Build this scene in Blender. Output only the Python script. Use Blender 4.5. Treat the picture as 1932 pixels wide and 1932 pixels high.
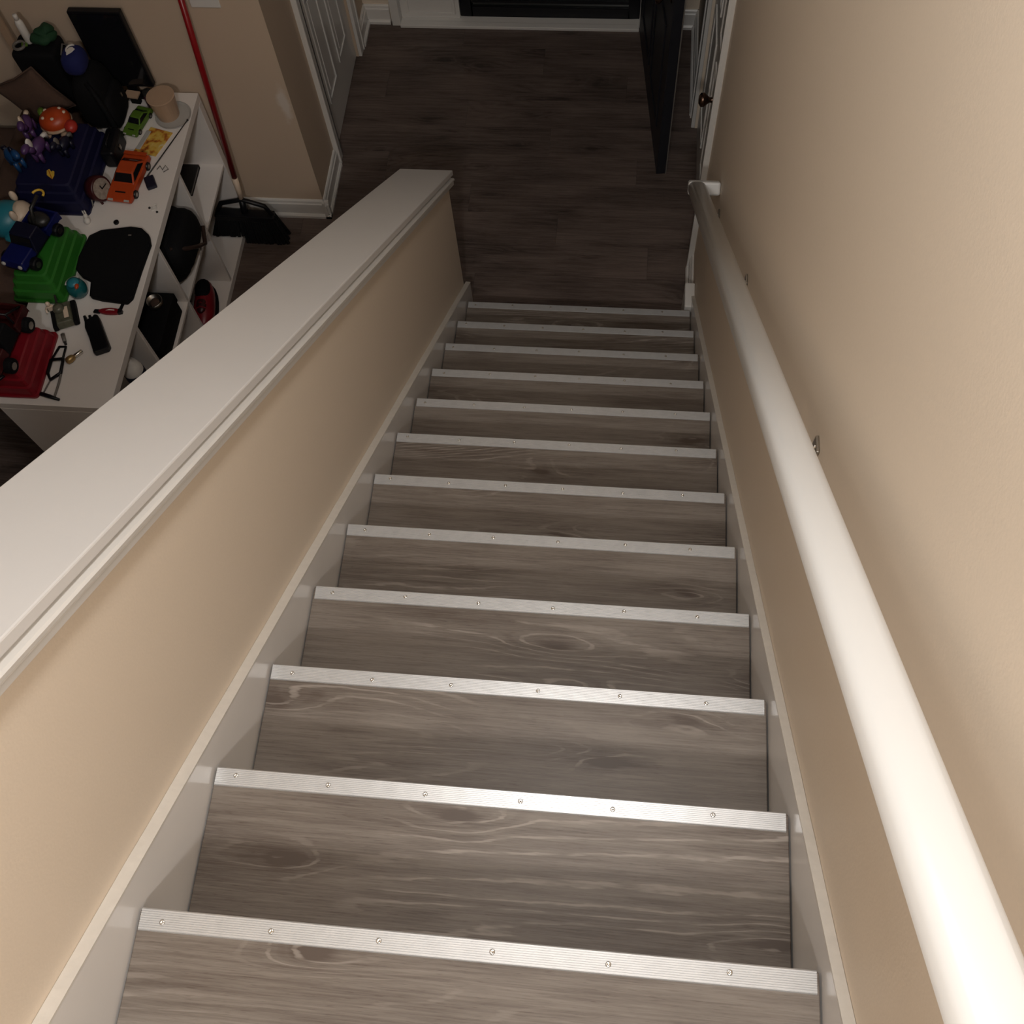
import bpy, bmesh, math, random
from mathutils import Vector, Matrix, Euler
random.seed(7)
for o in list(bpy.data.objects): bpy.data.objects.remove(o)
S = bpy.context.scene
C = S.collection

# ------------------------------------------------------------------ camera
cam_d = bpy.data.cameras.new('camera'); cam = bpy.data.objects.new('camera', cam_d); C.objects.link(cam)
S.camera = cam
YAW, PITCH, ROLL = -0.20781761, 1.14704867, -0.13175577
_f = Vector((math.sin(YAW)*math.cos(PITCH), math.cos(YAW)*math.cos(PITCH), -math.sin(PITCH)))
_r = Vector((math.cos(YAW), -math.sin(YAW), 0)); _u = _r.cross(_f)
_r2 = math.cos(ROLL)*_r + math.sin(ROLL)*_u; _u2 = -math.sin(ROLL)*_r + math.cos(ROLL)*_u
_m = Matrix((( _r2.x, _u2.x, -_f.x, 0.62010), (_r2.y, _u2.y, -_f.y, -0.03129), (_r2.z, _u2.z, -_f.z, 1.55723), (0, 0, 0, 1)))
cam.matrix_world = _m
cam_d.sensor_fit = 'HORIZONTAL'; cam_d.sensor_width = 36.0; cam_d.lens = 36.0*1950/1932
cam_d.clip_start = 0.02; cam_d.clip_end = 50

# ------------------------------------------------------------------ world, lights, exposure
w = bpy.data.worlds.new('world'); S.world = w; w.use_nodes = True
w.node_tree.nodes['Background'].inputs[0].default_value = (1.0, 0.9, 0.8, 1)
w.node_tree.nodes['Background'].inputs[1].default_value = 0.02
def disk_light(name, loc, power, size, col):
    d = bpy.data.lights.new(name, 'AREA'); d.shape = 'DISK'; d.size = size; d.energy = power; d.color = col
    o = bpy.data.objects.new(name, d); C.objects.link(o); o.location = loc
    return o
disk_light('landing_ceiling_light', (0.58, -1.48, 2.38), 50, 0.26, (1.0, 0.972, 0.942))
disk_light('stairwell_ceiling_light', (0.58, 0.62, 2.05), 19, 0.34, (1.0, 0.972, 0.942))
S.cycles.max_bounces = 7; S.cycles.diffuse_bounces = 5; S.cycles.glossy_bounces = 3; S.cycles.transmission_bounces = 4
S.cycles.caustics_reflective = False; S.cycles.caustics_refractive = False
S.view_settings.view_transform = 'Standard'; S.view_settings.look = 'None'
S.view_settings.gamma = 1.0; S.view_settings.exposure = 0.0; S.view_settings.use_curve_mapping = False

# ------------------------------------------------------------------ constants
RISE, RUN, WID = 0.195190581, 0.235, 0.94938
FZ = -12*RISE                      # ground floor level
SL = RISE/RUN
XR = 0.971                         # right wall face
XL = -0.026                        # inner face of the half wall

# ------------------------------------------------------------------ helpers
def lin(r, g, b):
    f = lambda c: ((c/255+0.055)/1.055)**2.4 if c/255 > 0.04045 else c/255/12.92
    return (f(r), f(g), f(b), 1)

class MB:
    def __init__(s): s.v = []; s.f = []
    def add(s, vs, fs):
        n = len(s.v); s.v += [tuple(x) for x in vs]; s.f += [tuple(i+n for i in q) for q in fs]; return s
    def box(s, x0, x1, y0, y1, z0, z1, M=None):
        vs = [Vector(p) for p in ((x0,y0,z0),(x1,y0,z0),(x1,y1,z0),(x0,y1,z0),(x0,y0,z1),(x1,y0,z1),(x1,y1,z1),(x0,y1,z1))]
        if M: vs = [M @ q for q in vs]
        return s.add(vs, [(0,3,2,1),(4,5,6,7),(0,1,5,4),(1,2,6,5),(2,3,7,6),(3,0,4,7)])
    def frustum(s, b, t, z0, z1):   # b,t = (x0,x1,y0,y1)
        vs = [(b[0],b[2],z0),(b[1],b[2],z0),(b[1],b[3],z0),(b[0],b[3],z0),(t[0],t[2],z1),(t[1],t[2],z1),(t[1],t[3],z1),(t[0],t[3],z1)]
        return s.add(vs, [(0,3,2,1),(4,5,6,7),(0,1,5,4),(1,2,6,5),(2,3,7,6),(3,0,4,7)])
    def prism(s, poly, a, b, axis='x', M=None):
        n = len(poly)
        def mk(p, t):
            if axis == 'x': return Vector((t, p[0], p[1]))
            if axis == 'y': return Vector((p[0], t, p[1]))
            return Vector((p[0], p[1], t))
        vs = [mk(p, a) for p in poly]+[mk(p, b) for p in poly]
        if M: vs = [M @ q for q in vs]
        fs = [tuple(range(n))[::-1], tuple(range(n, 2*n))]+[(i, (i+1) % n, n+(i+1) % n, n+i) for i in range(n)]
        return s.add(vs, fs)
    def tube(s, path, r, n=8, caps=True):
        path = [Vector(p) for p in path]
        rs = r if isinstance(r, (list, tuple)) else [r]*len(path)
        vs = []; up = None
        for i, p in enumerate(path):
            d = (path[min(i+1, len(path)-1)]-path[max(i-1, 0)]).normalized()
            if up is None: up = Vector((0, 0, 1)) if abs(d.z) < 0.9 else Vector((1, 0, 0))
            a = d.cross(up).normalized(); up2 = a.cross(d).normalized(); up = up2
            for k in range(n):
                t = 2*math.pi*k/n
                vs.append(p+rs[i]*(math.cos(t)*a+math.sin(t)*up2))
        fs = []
        for i in range(len(path)-1):
            for k in range(n):
                fs.append((i*n+k, i*n+(k+1) % n, (i+1)*n+(k+1) % n, (i+1)*n+k))
        if caps:
            fs.append(tuple(range(n))[::-1]); m = (len(path)-1)*n; fs.append(tuple(range(m, m+n)))
        return s.add(vs, fs)
    def lathe(s, prof, n=20, M=None):   # prof: (r,z)
        vs = []; fs = []
        for r, z in prof:
            for k in range(n):
                t = 2*math.pi*k/n; q = Vector((r*math.cos(t), r*math.sin(t), z)); vs.append(M @ q if M else q)
        for i in range(len(prof)-1):
            for k in range(n):
                fs.append((i*n+k, i*n+(k+1) % n, (i+1)*n+(k+1) % n, (i+1)*n+k))
        fs.append(tuple(range(n))[::-1]); m = (len(prof)-1)*n; fs.append(tuple(range(m, m+n)))
        return s.add(vs, fs)
    def blob(s, c, r, n=14, m=9, fn=None, M=None):
        vs = []; fs = []
        c = Vector(c)
        for j in range(m+1):
            ph = math.pi*j/m
            for k in range(n):
                t = 2*math.pi*k/n
                q = Vector((r[0]*math.sin(ph)*math.cos(t), r[1]*math.sin(ph)*math.sin(t), r[2]*math.cos(ph)))
                if fn: q = fn(q)
                if M: q = M @ q
                vs.append(c+q)
        for j in range(m):
            for k in range(n):
                fs.append((j*n+k, (j+1)*n+k, (j+1)*n+(k+1) % n, j*n+(k+1) % n))
        return s.add(vs, fs)
    def mesh(s, name, bevel=0, seg=2, smooth=False, merge=False):
        bm = bmesh.new()
        vs = [bm.verts.new(p) for p in s.v]
        for q in s.f:
            try: bm.faces.new([vs[i] for i in q])
            except ValueError: pass
        if merge or bevel: bmesh.ops.remove_doubles(bm, verts=bm.verts, dist=1e-6)
        bmesh.ops.recalc_face_normals(bm, faces=bm.faces)
        if bevel:
            es = [e for e in bm.edges if len(e.link_faces) == 2 and e.calc_face_angle(0) > 0.5]
            bmesh.ops.bevel(bm, geom=es, offset=bevel, segments=seg, affect='EDGES', profile=0.5, clamp_overlap=True)
        me = bpy.data.meshes.new(name); bm.to_mesh(me); bm.free()
        if smooth:
            for pl in me.polygons: pl.use_smooth = True
        return me

def link(name, me, mat, parent=None, loc=None, rot=None, label=None, kind=None):
    o = bpy.data.objects.new(name, me); C.objects.link(o)
    if mat and me and not me.materials: me.materials.append(mat)
    if parent: o.parent = parent
    if loc is not None: o.location = loc
    if rot is not None: o.rotation_euler = rot
    if label: o['label'] = label
    if kind: o['kind'] = kind
    return o
def tag(o, label, cat, group=None):
    o['label'] = label; o['category'] = cat
    if group: o['group'] = group
    return o
def thing(name, label, cat, loc=(0, 0, 0), rotz=0, group=None, rot=None):
    o = bpy.data.objects.new(name, None); C.objects.link(o); o.empty_display_size = 0.05
    o.location = loc; o.rotation_euler = rot if rot else (0, 0, rotz)
    return tag(o, label, cat, group)
def struct(name, me, mat, label=None):
    o = link(name, me, mat, kind='structure')
    if label: o['label'] = label
    return o

# ------------------------------------------------------------------ materials
def new_mat(name):
    m = bpy.data.materials.new(name); m.use_nodes = True
    nt = m.node_tree; b = nt.nodes['Principled BSDF']
    return m, nt, b
def N(nt, t, **kw):
    n = nt.nodes.new(t)
    for k, v in kw.items(): setattr(n, k, v)
    return n
def plain(name, col, rough=0.5, metal=0.0, var=0.08, scale=30, bump=0.0, coat=0.0, spec=None):
    """solid colour with slight procedural mottling and optional fine relief"""
    m, nt, b = new_mat(name)
    tc = N(nt, 'ShaderNodeTexCoord')
    no = N(nt, 'ShaderNodeTexNoise'); no.inputs['Scale'].default_value = scale; no.inputs['Detail'].default_value = 4
    nt.links.new(tc.outputs['Object'], no.inputs['Vector'])
    mx = N(nt, 'ShaderNodeMix', data_type='RGBA')
    c = Vector(col[:3])
    mx.inputs['A'].default_value = (*(c*(1-var)), 1); mx.inputs['B'].default_value = (*[min(1, x) for x in c*(1+var)], 1)
    nt.links.new(no.outputs['Fac'], mx.inputs['Factor'])
    nt.links.new(mx.outputs['Result'], b.inputs['Base Color'])
    b.inputs['Roughness'].default_value = rough; b.inputs['Metallic'].default_value = metal
    if coat: b.inputs['Coat Weight'].default_value = coat; b.inputs['Coat Roughness'].default_value = 0.12
    if spec is not None: b.inputs['Specular IOR Level'].default_value = spec
    if bump:
        bp = N(nt, 'ShaderNodeBump'); bp.inputs['Strength'].default_value = bump; bp.inputs['Distance'].default_value = 0.002
        nt.links.new(no.outputs['Fac'], bp.inputs['Height']); nt.links.new(bp.outputs['Normal'], b.inputs['Normal'])
    return m

def wood(name, dark, mid, pale, rough=0.45, lines=1.0, knots=1.0):
    m, nt, b = new_mat(name); L = nt.links.new
    tc = N(nt, 'ShaderNodeTexCoord'); oi = N(nt, 'ShaderNodeObjectInfo')
    r1 = N(nt, 'ShaderNodeMath', operation='MULTIPLY'); r1.inputs[1].default_value = 61.0; L(oi.outputs['Random'], r1.inputs[0])
    r2 = N(nt, 'ShaderNodeMath', operation='MULTIPLY'); r2.inputs[1].default_value = 173.0; L(oi.outputs['Random'], r2.inputs[0])
    cb = N(nt, 'ShaderNodeCombineXYZ'); L(r1.outputs[0], cb.inputs[0]); L(r2.outputs[0], cb.inputs[1])
    ad = N(nt, 'ShaderNodeVectorMath', operation='ADD'); L(tc.outputs['Object'], ad.inputs[0]); L(cb.outputs[0], ad.inputs[1])
    def noise(sc, scale=1.0, detail=2.0, rough_=0.5, dist=0.0):
        mp = N(nt, 'ShaderNodeMapping'); mp.inputs['Scale'].default_value = sc; L(ad.outputs[0], mp.inputs['Vector'])
        no = N(nt, 'ShaderNodeTexNoise'); no.inputs['Scale'].default_value = scale; no.inputs['Detail'].default_value = detail
        no.inputs['Roughness'].default_value = rough_; no.inputs['Distortion'].default_value = dist
        L(mp.outputs[0], no.inputs['Vector']); return no.outputs['Fac']
    def math_(op, a, b_=None, c=None):
        n = N(nt, 'ShaderNodeMath', operation=op)
        for i, x in enumerate((a, b_, c)):
            if x is None: continue
            if isinstance(x, (int, float)): n.inputs[i].default_value = x
            else: L(x, n.inputs[i])
        return n.outputs[0]
    def ramp(x, a, b_, lo=0.0, hi=1.0):
        n = N(nt, 'ShaderNodeMapRange'); n.interpolation_type = 'SMOOTHSTEP'
        n.inputs['From Min'].default_value = a; n.inputs['From Max'].default_value = b_
        n.inputs['To Min'].default_value = lo; n.inputs['To Max'].default_value = hi
        L(x, n.inputs['Value']); return n.outputs[0]
    # knots
    warp = noise((3.0, 9.0, 1), 1.0, 2.0)
    mp = N(nt, 'ShaderNodeMapping'); mp.inputs['Scale'].default_value = (1.7, 5.2, 1); L(ad.outputs[0], mp.inputs['Vector'])
    wv = N(nt, 'ShaderNodeVectorMath', operation='SCALE'); wv.inputs['Scale'].default_value = 0.22
    wc3 = N(nt, 'ShaderNodeCombineXYZ'); L(warp, wc3.inputs[0]); L(warp, wc3.inputs[1]); L(wc3.outputs[0], wv.inputs[0])
    kv = N(nt, 'ShaderNodeVectorMath', operation='ADD'); L(mp.outputs[0], kv.inputs[0]); L(wv.outputs[0], kv.inputs[1])
    vo = N(nt, 'ShaderNodeTexVoronoi', voronoi_dimensions='2D'); vo.inputs['Scale'].default_value = 1.0
    L(kv.outputs[0], vo.inputs['Vector'])
    kd = vo.outputs['Distance']
    knot_halo = ramp(kd, 0.0, 0.26, 1.0, 0.0)
    knot_core = ramp(kd, 0.01, 0.085, 1.0, 0.0)
    base = noise((0.50, 4.2, 1), 1.0, 2.0, 0.5, 0.6)
    field = math_('ADD', base, math_('MULTIPLY', knot_halo, 0.06))
    wob = noise((9, 70, 1), 1.0, 3.0, 0.6)
    field = math_('ADD', field, math_('MULTIPLY', wob, 0.024))
    rings = math_('SINE', math_('MULTIPLY', field, 165.0))
    line = ramp(rings, 0.72, 1.0)
    dark_line = ramp(rings, -1.0, -0.2, 1.0, 0.0)
    zone = ramp(noise((1.2, 4.0, 1), 1.0, 1.0), 0.50, 0.64)
    zone = math_('MAXIMUM', zone, math_('MULTIPLY', ramp(kd, 0.05, 0.24, 1.0, 0.0), 0.8))
    broken = ramp(noise((12, 90, 1), 1.0, 2.0), 0.30, 0.60)
    line = math_('MULTIPLY', math_('MULTIPLY', line, broken), math_('ADD', math_('MULTIPLY', zone, 0.50*lines), 0.05*lines))
    streak = noise((9, 330, 1), 1.0, 4.0, 0.7)
    streak2 = noise((2.6, 75, 1), 1.0, 4.0, 0.65, 0.3)
    pore = noise((34, 620, 1), 1.0, 2.0, 0.6)
    patch = noise((2.0, 8.0, 1), 1.0, 3.0, 0.55, 0.4)
    t = math_('ADD', math_('MULTIPLY', ramp(streak, 0.30, 0.70), 0.40), math_('MULTIPLY', ramp(streak2, 0.32, 0.68), 0.34))
    t = math_('SUBTRACT', t, math_('MULTIPLY', ramp(pore, 0.56, 0.72), 0.30))
    t = math_('ADD', t, 0.05)
    t = math_('ADD', t, math_('MULTIPLY', ramp(patch, 0.30, 0.70), 0.44))
    t = math_('SUBTRACT', t, math_('MULTIPLY', math_('MULTIPLY', zone, dark_line), 0.16))
    t = math_('SUBTRACT', t, math_('MULTIPLY', zone, 0.10))
    t = math_('SUBTRACT', t, math_('MULTIPLY', knot_core, 0.60*knots))
    t = math_('SUBTRACT', t, math_('MULTIPLY', knot_halo, 0.14))
    mx = N(nt, 'ShaderNodeMix', data_type='RGBA'); mx.clamp_factor = True
    mx.inputs['A'].default_value = dark; mx.inputs['B'].default_value = mid; L(t, mx.inputs['Factor'])
    mx2 = N(nt, 'ShaderNodeMix', data_type='RGBA'); L(mx.outputs['Result'], mx2.inputs['A'])
    mx2.inputs['B'].default_value = pale; L(line, mx2.inputs['Factor'])
    L(mx2.outputs['Result'], b.inputs['Base Color'])
    b.inputs['Roughness'].default_value = rough; b.inputs['Specular IOR Level'].default_value = 0.35
    bp = N(nt, 'ShaderNodeBump'); bp.inputs['Strength'].default_value = 0.12; bp.inputs['Distance'].default_value = 0.001
    L(streak, bp.inputs['Height']); L(bp.outputs['Normal'], b.inputs['Normal'])
    return m

M = {}
M['tread'] = wood('grey_brown_oak_vinyl', (0.082, 0.060, 0.047, 1), (0.206, 0.176, 0.149, 1), (0.36, 0.315, 0.275, 1))
M['floor'] = wood('grey_brown_oak_floor', (0.040, 0.028, 0.024, 1), (0.165, 0.124, 0.106, 1), (0.17, 0.14, 0.12, 1), rough=0.5, lines=0.5, knots=0.3)
M['wall'] = plain('beige_wall_paint', (0.77, 0.662, 0.540), rough=0.55, var=0.03, scale=220, bump=0.10, spec=0.3)
M['trim'] = plain('white_semi_gloss_paint', (0.72, 0.70, 0.67), rough=0.28, var=0.02, scale=12, bump=0.03)
M['skirt'] = plain('glossy_skirt_paint', (0.80, 0.775, 0.75), rough=0.2, var=0.03, scale=9, bump=0.02, spec=0.4)
M['caulk'] = plain('cream_caulk', (0.70, 0.665, 0.61), rough=0.5, var=0.08, scale=60, bump=0.3)
M['cap'] = plain('white_cap_paint', (0.71, 0.695, 0.685), rough=0.38, var=0.02, scale=6, bump=0.04)
M['ceiling'] = plain('ceiling_white', (0.75, 0.72, 0.68), rough=0.8, var=0.03, scale=80)
M['alu'] = plain('aluminium', (0.58, 0.58, 0.58), rough=0.40, metal=0.55, var=0.10, scale=40)
M['steel'] = plain('screw_steel', (0.72, 0.70, 0.66), rough=0.22, metal=1.0, var=0.05)
M['nickel'] = plain('brushed_nickel', (0.45, 0.42, 0.38), rough=0.3, metal=1.0, var=0.08)
M['bronze'] = plain('dark_bronze', (0.16, 0.10, 0.075), rough=0.25, metal=1.0, var=0.1)
M['gap'] = plain('dark_joint', (0.02, 0.018, 0.016), rough=0.9)
M['shelf'] = plain('white_laminate', (0.80, 0.755, 0.72), rough=0.4, var=0.02, scale=18)
M['black'] = plain('black_fabric', (0.004, 0.004, 0.005), rough=0.8, var=0.3, scale=90, bump=0.3, spec=0.2)
M['blackp'] = plain('black_plastic', (0.005, 0.005, 0.007), rough=0.4, var=0.2, spec=0.3)
M['door_dark'] = plain('dark_navy_door_paint', (0.010, 0.011, 0.016), rough=0.5, var=0.1)
M['rail'] = plain('white_handrail_gloss', (0.67, 0.665, 0.65), rough=0.34, var=0.015, scale=10, coat=0.15)
M['redh'] = plain('red_broom_handle', (0.26, 0.006, 0.010), rough=0.3, var=0.05)
M['glassd'] = plain('night_glass', (0.006, 0.008, 0.008), rough=0.06, var=0.05)
def colour(name, rgb, rough=0.4, var=0.08, **k): M[name] = plain(name, rgb, rough=rough, var=var, **k)
colour('red', (0.21, 0.006, 0.014)); colour('green', (0.024, 0.155, 0.018)); colour('blue', (0.002, 0.0025, 0.034), rough=0.6)
colour('orange', (0.44, 0.055, 0.010)); colour('lime', (0.085, 0.17, 0.018)); colour('yellow', (0.70, 0.44, 0.05))
colour('navy', (0.005, 0.006, 0.022)); colour('tblue', (0.004, 0.008, 0.085)); colour('purple', (0.085, 0.036, 0.13)); colour('skyblue', (0.01, 0.06, 0.18))
colour('teal', (0.02, 0.19, 0.25)); colour('aqua', (0.010, 0.10, 0.11), rough=0.15); colour('cream', (0.72, 0.58, 0.45)); colour('white', (0.72, 0.69, 0.65))
colour('tan', (0.46, 0.32, 0.22)); colour('maroon', (0.045, 0.005, 0.006)); colour('camo', (0.10, 0.10, 0.07), var=0.6, scale=60)
colour('grey', (0.16, 0.145, 0.13)); colour('dgrey', (0.022, 0.021, 0.02)); colour('brass', (0.42, 0.28, 0.12), metal=0.8)
colour('brown', (0.085, 0.048, 0.033), rough=0.9, var=0.15, bump=0.3, scale=120); colour('sofa', (0.020, 0.016, 0.015), rough=0.9)
colour('coral', (0.42, 0.03, 0.02)); colour('lens', (0.008, 0.008, 0.010), rough=0.1); colour('plum', (0.05, 0.008, 0.022))
colour('gfab', (0.006, 0.045, 0.015), rough=0.8); colour('clear', (0.45, 0.44, 0.42), rough=0.15)

# repaired paint patch near the wall corner: its own material with a pale blotch
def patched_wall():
    m, nt, b = new_mat('dimmed_beige_wall_with_patch'); L = nt.links.new
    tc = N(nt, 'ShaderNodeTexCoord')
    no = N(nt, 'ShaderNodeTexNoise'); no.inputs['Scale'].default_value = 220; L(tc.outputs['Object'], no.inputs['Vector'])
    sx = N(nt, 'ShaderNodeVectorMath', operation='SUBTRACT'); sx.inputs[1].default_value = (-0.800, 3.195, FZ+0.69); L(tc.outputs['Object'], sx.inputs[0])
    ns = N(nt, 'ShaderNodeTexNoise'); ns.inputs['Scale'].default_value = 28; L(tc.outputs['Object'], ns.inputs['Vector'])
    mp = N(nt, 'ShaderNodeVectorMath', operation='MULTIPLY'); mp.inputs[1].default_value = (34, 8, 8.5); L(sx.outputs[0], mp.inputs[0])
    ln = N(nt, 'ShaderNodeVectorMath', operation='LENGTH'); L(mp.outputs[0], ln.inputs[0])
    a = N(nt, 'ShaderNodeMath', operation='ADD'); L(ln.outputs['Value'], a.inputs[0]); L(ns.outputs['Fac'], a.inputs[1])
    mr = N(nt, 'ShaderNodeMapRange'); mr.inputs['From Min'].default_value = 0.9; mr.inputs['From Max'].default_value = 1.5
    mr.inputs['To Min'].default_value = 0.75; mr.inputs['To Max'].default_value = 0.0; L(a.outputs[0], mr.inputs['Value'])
    mx = N(nt, 'ShaderNodeMix', data_type='RGBA'); mx.inputs['A'].default_value = (0.60, 0.475, 0.36, 1); mx.inputs['B'].default_value = (0.74, 0.68, 0.62, 1)  # base beige darkened to stand in for dimmer light on this wall
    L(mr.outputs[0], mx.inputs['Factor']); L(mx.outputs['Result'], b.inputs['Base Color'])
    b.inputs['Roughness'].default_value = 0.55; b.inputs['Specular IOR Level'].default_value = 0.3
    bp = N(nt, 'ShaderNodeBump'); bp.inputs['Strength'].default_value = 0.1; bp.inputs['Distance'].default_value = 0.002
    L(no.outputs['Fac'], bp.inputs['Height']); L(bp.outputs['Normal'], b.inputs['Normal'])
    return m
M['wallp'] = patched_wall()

# ================================================================== SETTING
CZ = 2.60                                            # upper ceiling
# floor slab + planks
fl = struct('floor', MB().box(-4.2, 1.1, -3.2, 5.3, FZ-0.2, FZ-0.009).mesh('floor'), M['gap'], 'dark grey-brown wood plank floor of the hall and living room')
PW, PL = 0.178, 1.22
pm = MB().box(-PL/2+0.0004, PL/2-0.0004, -PW/2+0.0003, PW/2-0.0003, -0.0085, 0.0).mesh('plank')
pm.materials.append(M['floor'])
row = 0; y = 4.488-PW/2
while y > -1.2:
    off = (row*0.43) % PL
    x = 0.990-PL/2+off
    while x+PL/2 > -4.15:
        if x-PL/2 < 0.990:
            x0, x1 = max(x-PL/2, -4.15), min(x+PL/2, 0.990 if y > 2.3 else -0.195)
            if x1-x0 > 0.03 and not (y > 3.29 and x1 < -0.767):
                if abs((x1-x0)-PL) < 1e-4:
                    link('plank', pm, None, fl, (x, y, FZ))
                else:
                    me = MB().box(-(x1-x0)/2+0.0004, (x1-x0)/2-0.0004, -PW/2+0.0003, PW/2-0.0003, -0.0085, 0).mesh('plank')
                    link('plank', me, M['floor'], fl, ((x0+x1)/2, y, FZ))
        x -= PL
    y -= PW; row += 1

# walls
D0, D1, DH = 3.03, 3.80, 2.03                         # hall door in the right wall
wr = MB().box(XR, XR+0.12, -3.2, D0, FZ, CZ).box(XR, XR+0.12, D1, 4.49, FZ, CZ).box(XR, XR+0.12, D0, D1, FZ+DH, CZ)
struct('wall_right', wr.mesh('wall_right'), M['wall'], 'tall beige wall beside the handrail')
struct('wall_back', MB().box(0.72, XR, 4.49, 4.62, FZ, 0.129).box(-0.767, -0.62, 4.49, 4.62, FZ, 0.129).box(-0.62, 0.72, 4.49, 4.62, FZ+2.09, 0.129).mesh('wall_back'), M['wall'], 'beige wall around the front entrance')
# corner wall block (living-room side wall end), with the closet door opening
E0, E1 = 3.57, 4.23
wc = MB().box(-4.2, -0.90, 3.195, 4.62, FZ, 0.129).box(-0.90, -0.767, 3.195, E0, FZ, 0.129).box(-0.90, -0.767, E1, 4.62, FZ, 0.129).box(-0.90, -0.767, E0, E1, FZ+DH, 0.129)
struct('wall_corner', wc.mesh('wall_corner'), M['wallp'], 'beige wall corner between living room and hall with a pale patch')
struct('wall_left', MB().box(-4.32, -4.2, -3.2, 3.195, FZ, CZ).mesh('wall_left'), M['wall'], 'beige far wall of the living room')
struct('wall_near', MB().box(-4.32, XR+0.12, -3.32, -3.2, FZ, CZ).mesh('wall_near'), M['wall'], 'beige wall behind the stair landing')
struct('ceiling', MB().box(-4.32, XR+0.12, -3.32, 4.62, CZ, CZ+0.12).mesh('ceiling'), M['ceiling'], 'white ceiling')
# unseen rooms above, added to cut bounced light: lower ceilings over the living room and the front hall, closed by upper walls at the stairwell
struct('ceiling_lower', MB().box(-4.2, -1.02, -3.2, 3.195, 0.13, CZ).box(-4.2, XR-0.001, 2.98, 4.62, 0.13, CZ).mesh('ceiling_lower'), M['ceiling'], 'unseen white lower ceilings over living room and front hall')
struct('floor_landing', MB().box(XL-0.16, XR, -3.2, -RUN-0.03, RISE-0.25, RISE).mesh('floor_landing', bevel=0.004), M['tread'], 'upper landing floor')

# ---------------- half wall along the stairs with its cap
def capz(y): return -SL*y+0.73+(y-0.3)*(0.05/2.38)    # top of the cap along y
HE = 2.665                                            # end of the half wall
tk = 0.026
hw = MB().prism([(-3.2, FZ), (HE, FZ), (HE, capz(HE)-tk), (-0.35, capz(-0.35)-tk), (-3.2, capz(-0.35)-tk)], XL-0.16, XL, 'x')
half = struct('wall_half', hw.mesh('wall_half', bevel=0.008, seg=3), M['wall'], 'beige sloped half wall on the left of the stairs')
CI, CO = -0.006, -0.208
def along(prof, y0, y1, step=None):                   # sweep an (x, dz) profile along the cap slope
    mb = MB(); n = len(prof); ys = [y0, y1]
    vs = [(x, yy, capz(yy)+dz) for yy in ys for x, dz in prof]
    fs = [tuple(range(n))[::-1], tuple(range(n, 2*n))]+[(i, (i+1) % n, n+(i+1) % n, n+i) for i in range(n)]
    return mb.add(vs, fs)
link('wall_cap', along([(CO, 0), (CI, 0), (CI, -tk), (CO, -tk)], -0.35, HE+0.018).mesh('wall_cap', bevel=0.003, seg=2), M['cap'], half, label='white painted board capping the half wall')
link('cap_moulding', along([(XL, -tk), (XL+0.010, -tk), (XL+0.010, -tk-0.007), (XL+0.024, -tk-0.010), (XL+0.0275, -tk-0.014), (XL+0.0265, -tk-0.022), (XL+0.021, -tk-0.026), (XL+0.023, -tk-0.030), (XL+0.021, -tk-0.046), (XL+0.012, -tk-0.054), (XL, -tk-0.056)], -0.35, HE-0.004).mesh('cap_moulding'), M['trim'], half, label='white moulding under the cap')
link('cap_moulding', along([(XL-0.16, -tk), (XL-0.16, -tk-0.044), (XL-0.168, -tk-0.04), (XL-0.172, -tk)], -0.35, HE-0.004).mesh('cap_moulding'), M['trim'], half)

# ---------------- staircase
st = thing('staircase', 'straight wooden staircase with aluminium nosing strips and white skirt boards', 'staircase', (0, 0, FZ))
def L_(p): return (p[0], p[1], p[2]-FZ)
GAP = 0.003
tm = MB().box(-GAP, WID+GAP, -RUN-0.022, 0, -0.024, 0).mesh('tread', bevel=0.0015, seg=1); tm.materials.append(M['tread'])
# centre its origin
for v in tm.vertices: v.co.x -= WID/2; v.co.y += RUN/2
rm = MB().box(-GAP, WID+GAP, -0.034, -0.020, -RISE+0.001, -0.025).mesh('riser'); rm.materials.append(M['trim'])
# ribbed nosing profile in (y, z): flat bar with nine grooves and a front lip
SW = 0.0272; prof = [(0.0022, -0.016), (0.0022, 0.0005)]
nr = 9
for i in range(nr):
    a = 0.0006-(SW)*(i/nr); b = 0.0006-SW*((i+0.62)/nr); c = 0.0006-SW*((i+0.72)/nr); d = 0.0006-SW*((i+0.9)/nr)
    prof += [(a, 0.0022), (b, 0.0022), (c, 0.0014), (d, 0.0014)]
prof += [(-SW, 0.0022), (-SW-0.0012, 0.0002), (-0.0002, 0.0002), (-0.0002, -0.016)]
sm_ = MB().prism(prof, 0.0, WID, 'x').mesh('nosing_strip'); sm_.materials.append(M['alu'])
sc_me = MB().lathe([(0.0042, 0.0), (0.0040, 0.0010), (0.0030, 0.0018), (0.0014, 0.0015), (0.0006, 0.0009)], 12).mesh('screw', smooth=True); sc_me.materials.append(M['steel'])
for k in range(12):
    y, z = k*RUN, -k*RISE
    t_ = link('tread', tm, None, st, L_((WID/2, y-RUN/2, z)))
    link('riser', rm, None, st, L_((0, y, z)))
    jx = random.uniform(-0.002, 0.002)
    ns = link('nosing_strip', sm_, None, st, L_((jx, y, z)), label='ribbed aluminium strip along the step edge' if k == 0 else None)
    o0 = random.uniform(0.03, 0.05)
    for i in range(6):
        link('screw', sc_me, None, ns, (WID*(o0+0.169*i)+random.uniform(-0.006, 0.006), -0.0125+random.uniform(-0.003, 0.003), 0.0016))
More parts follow.
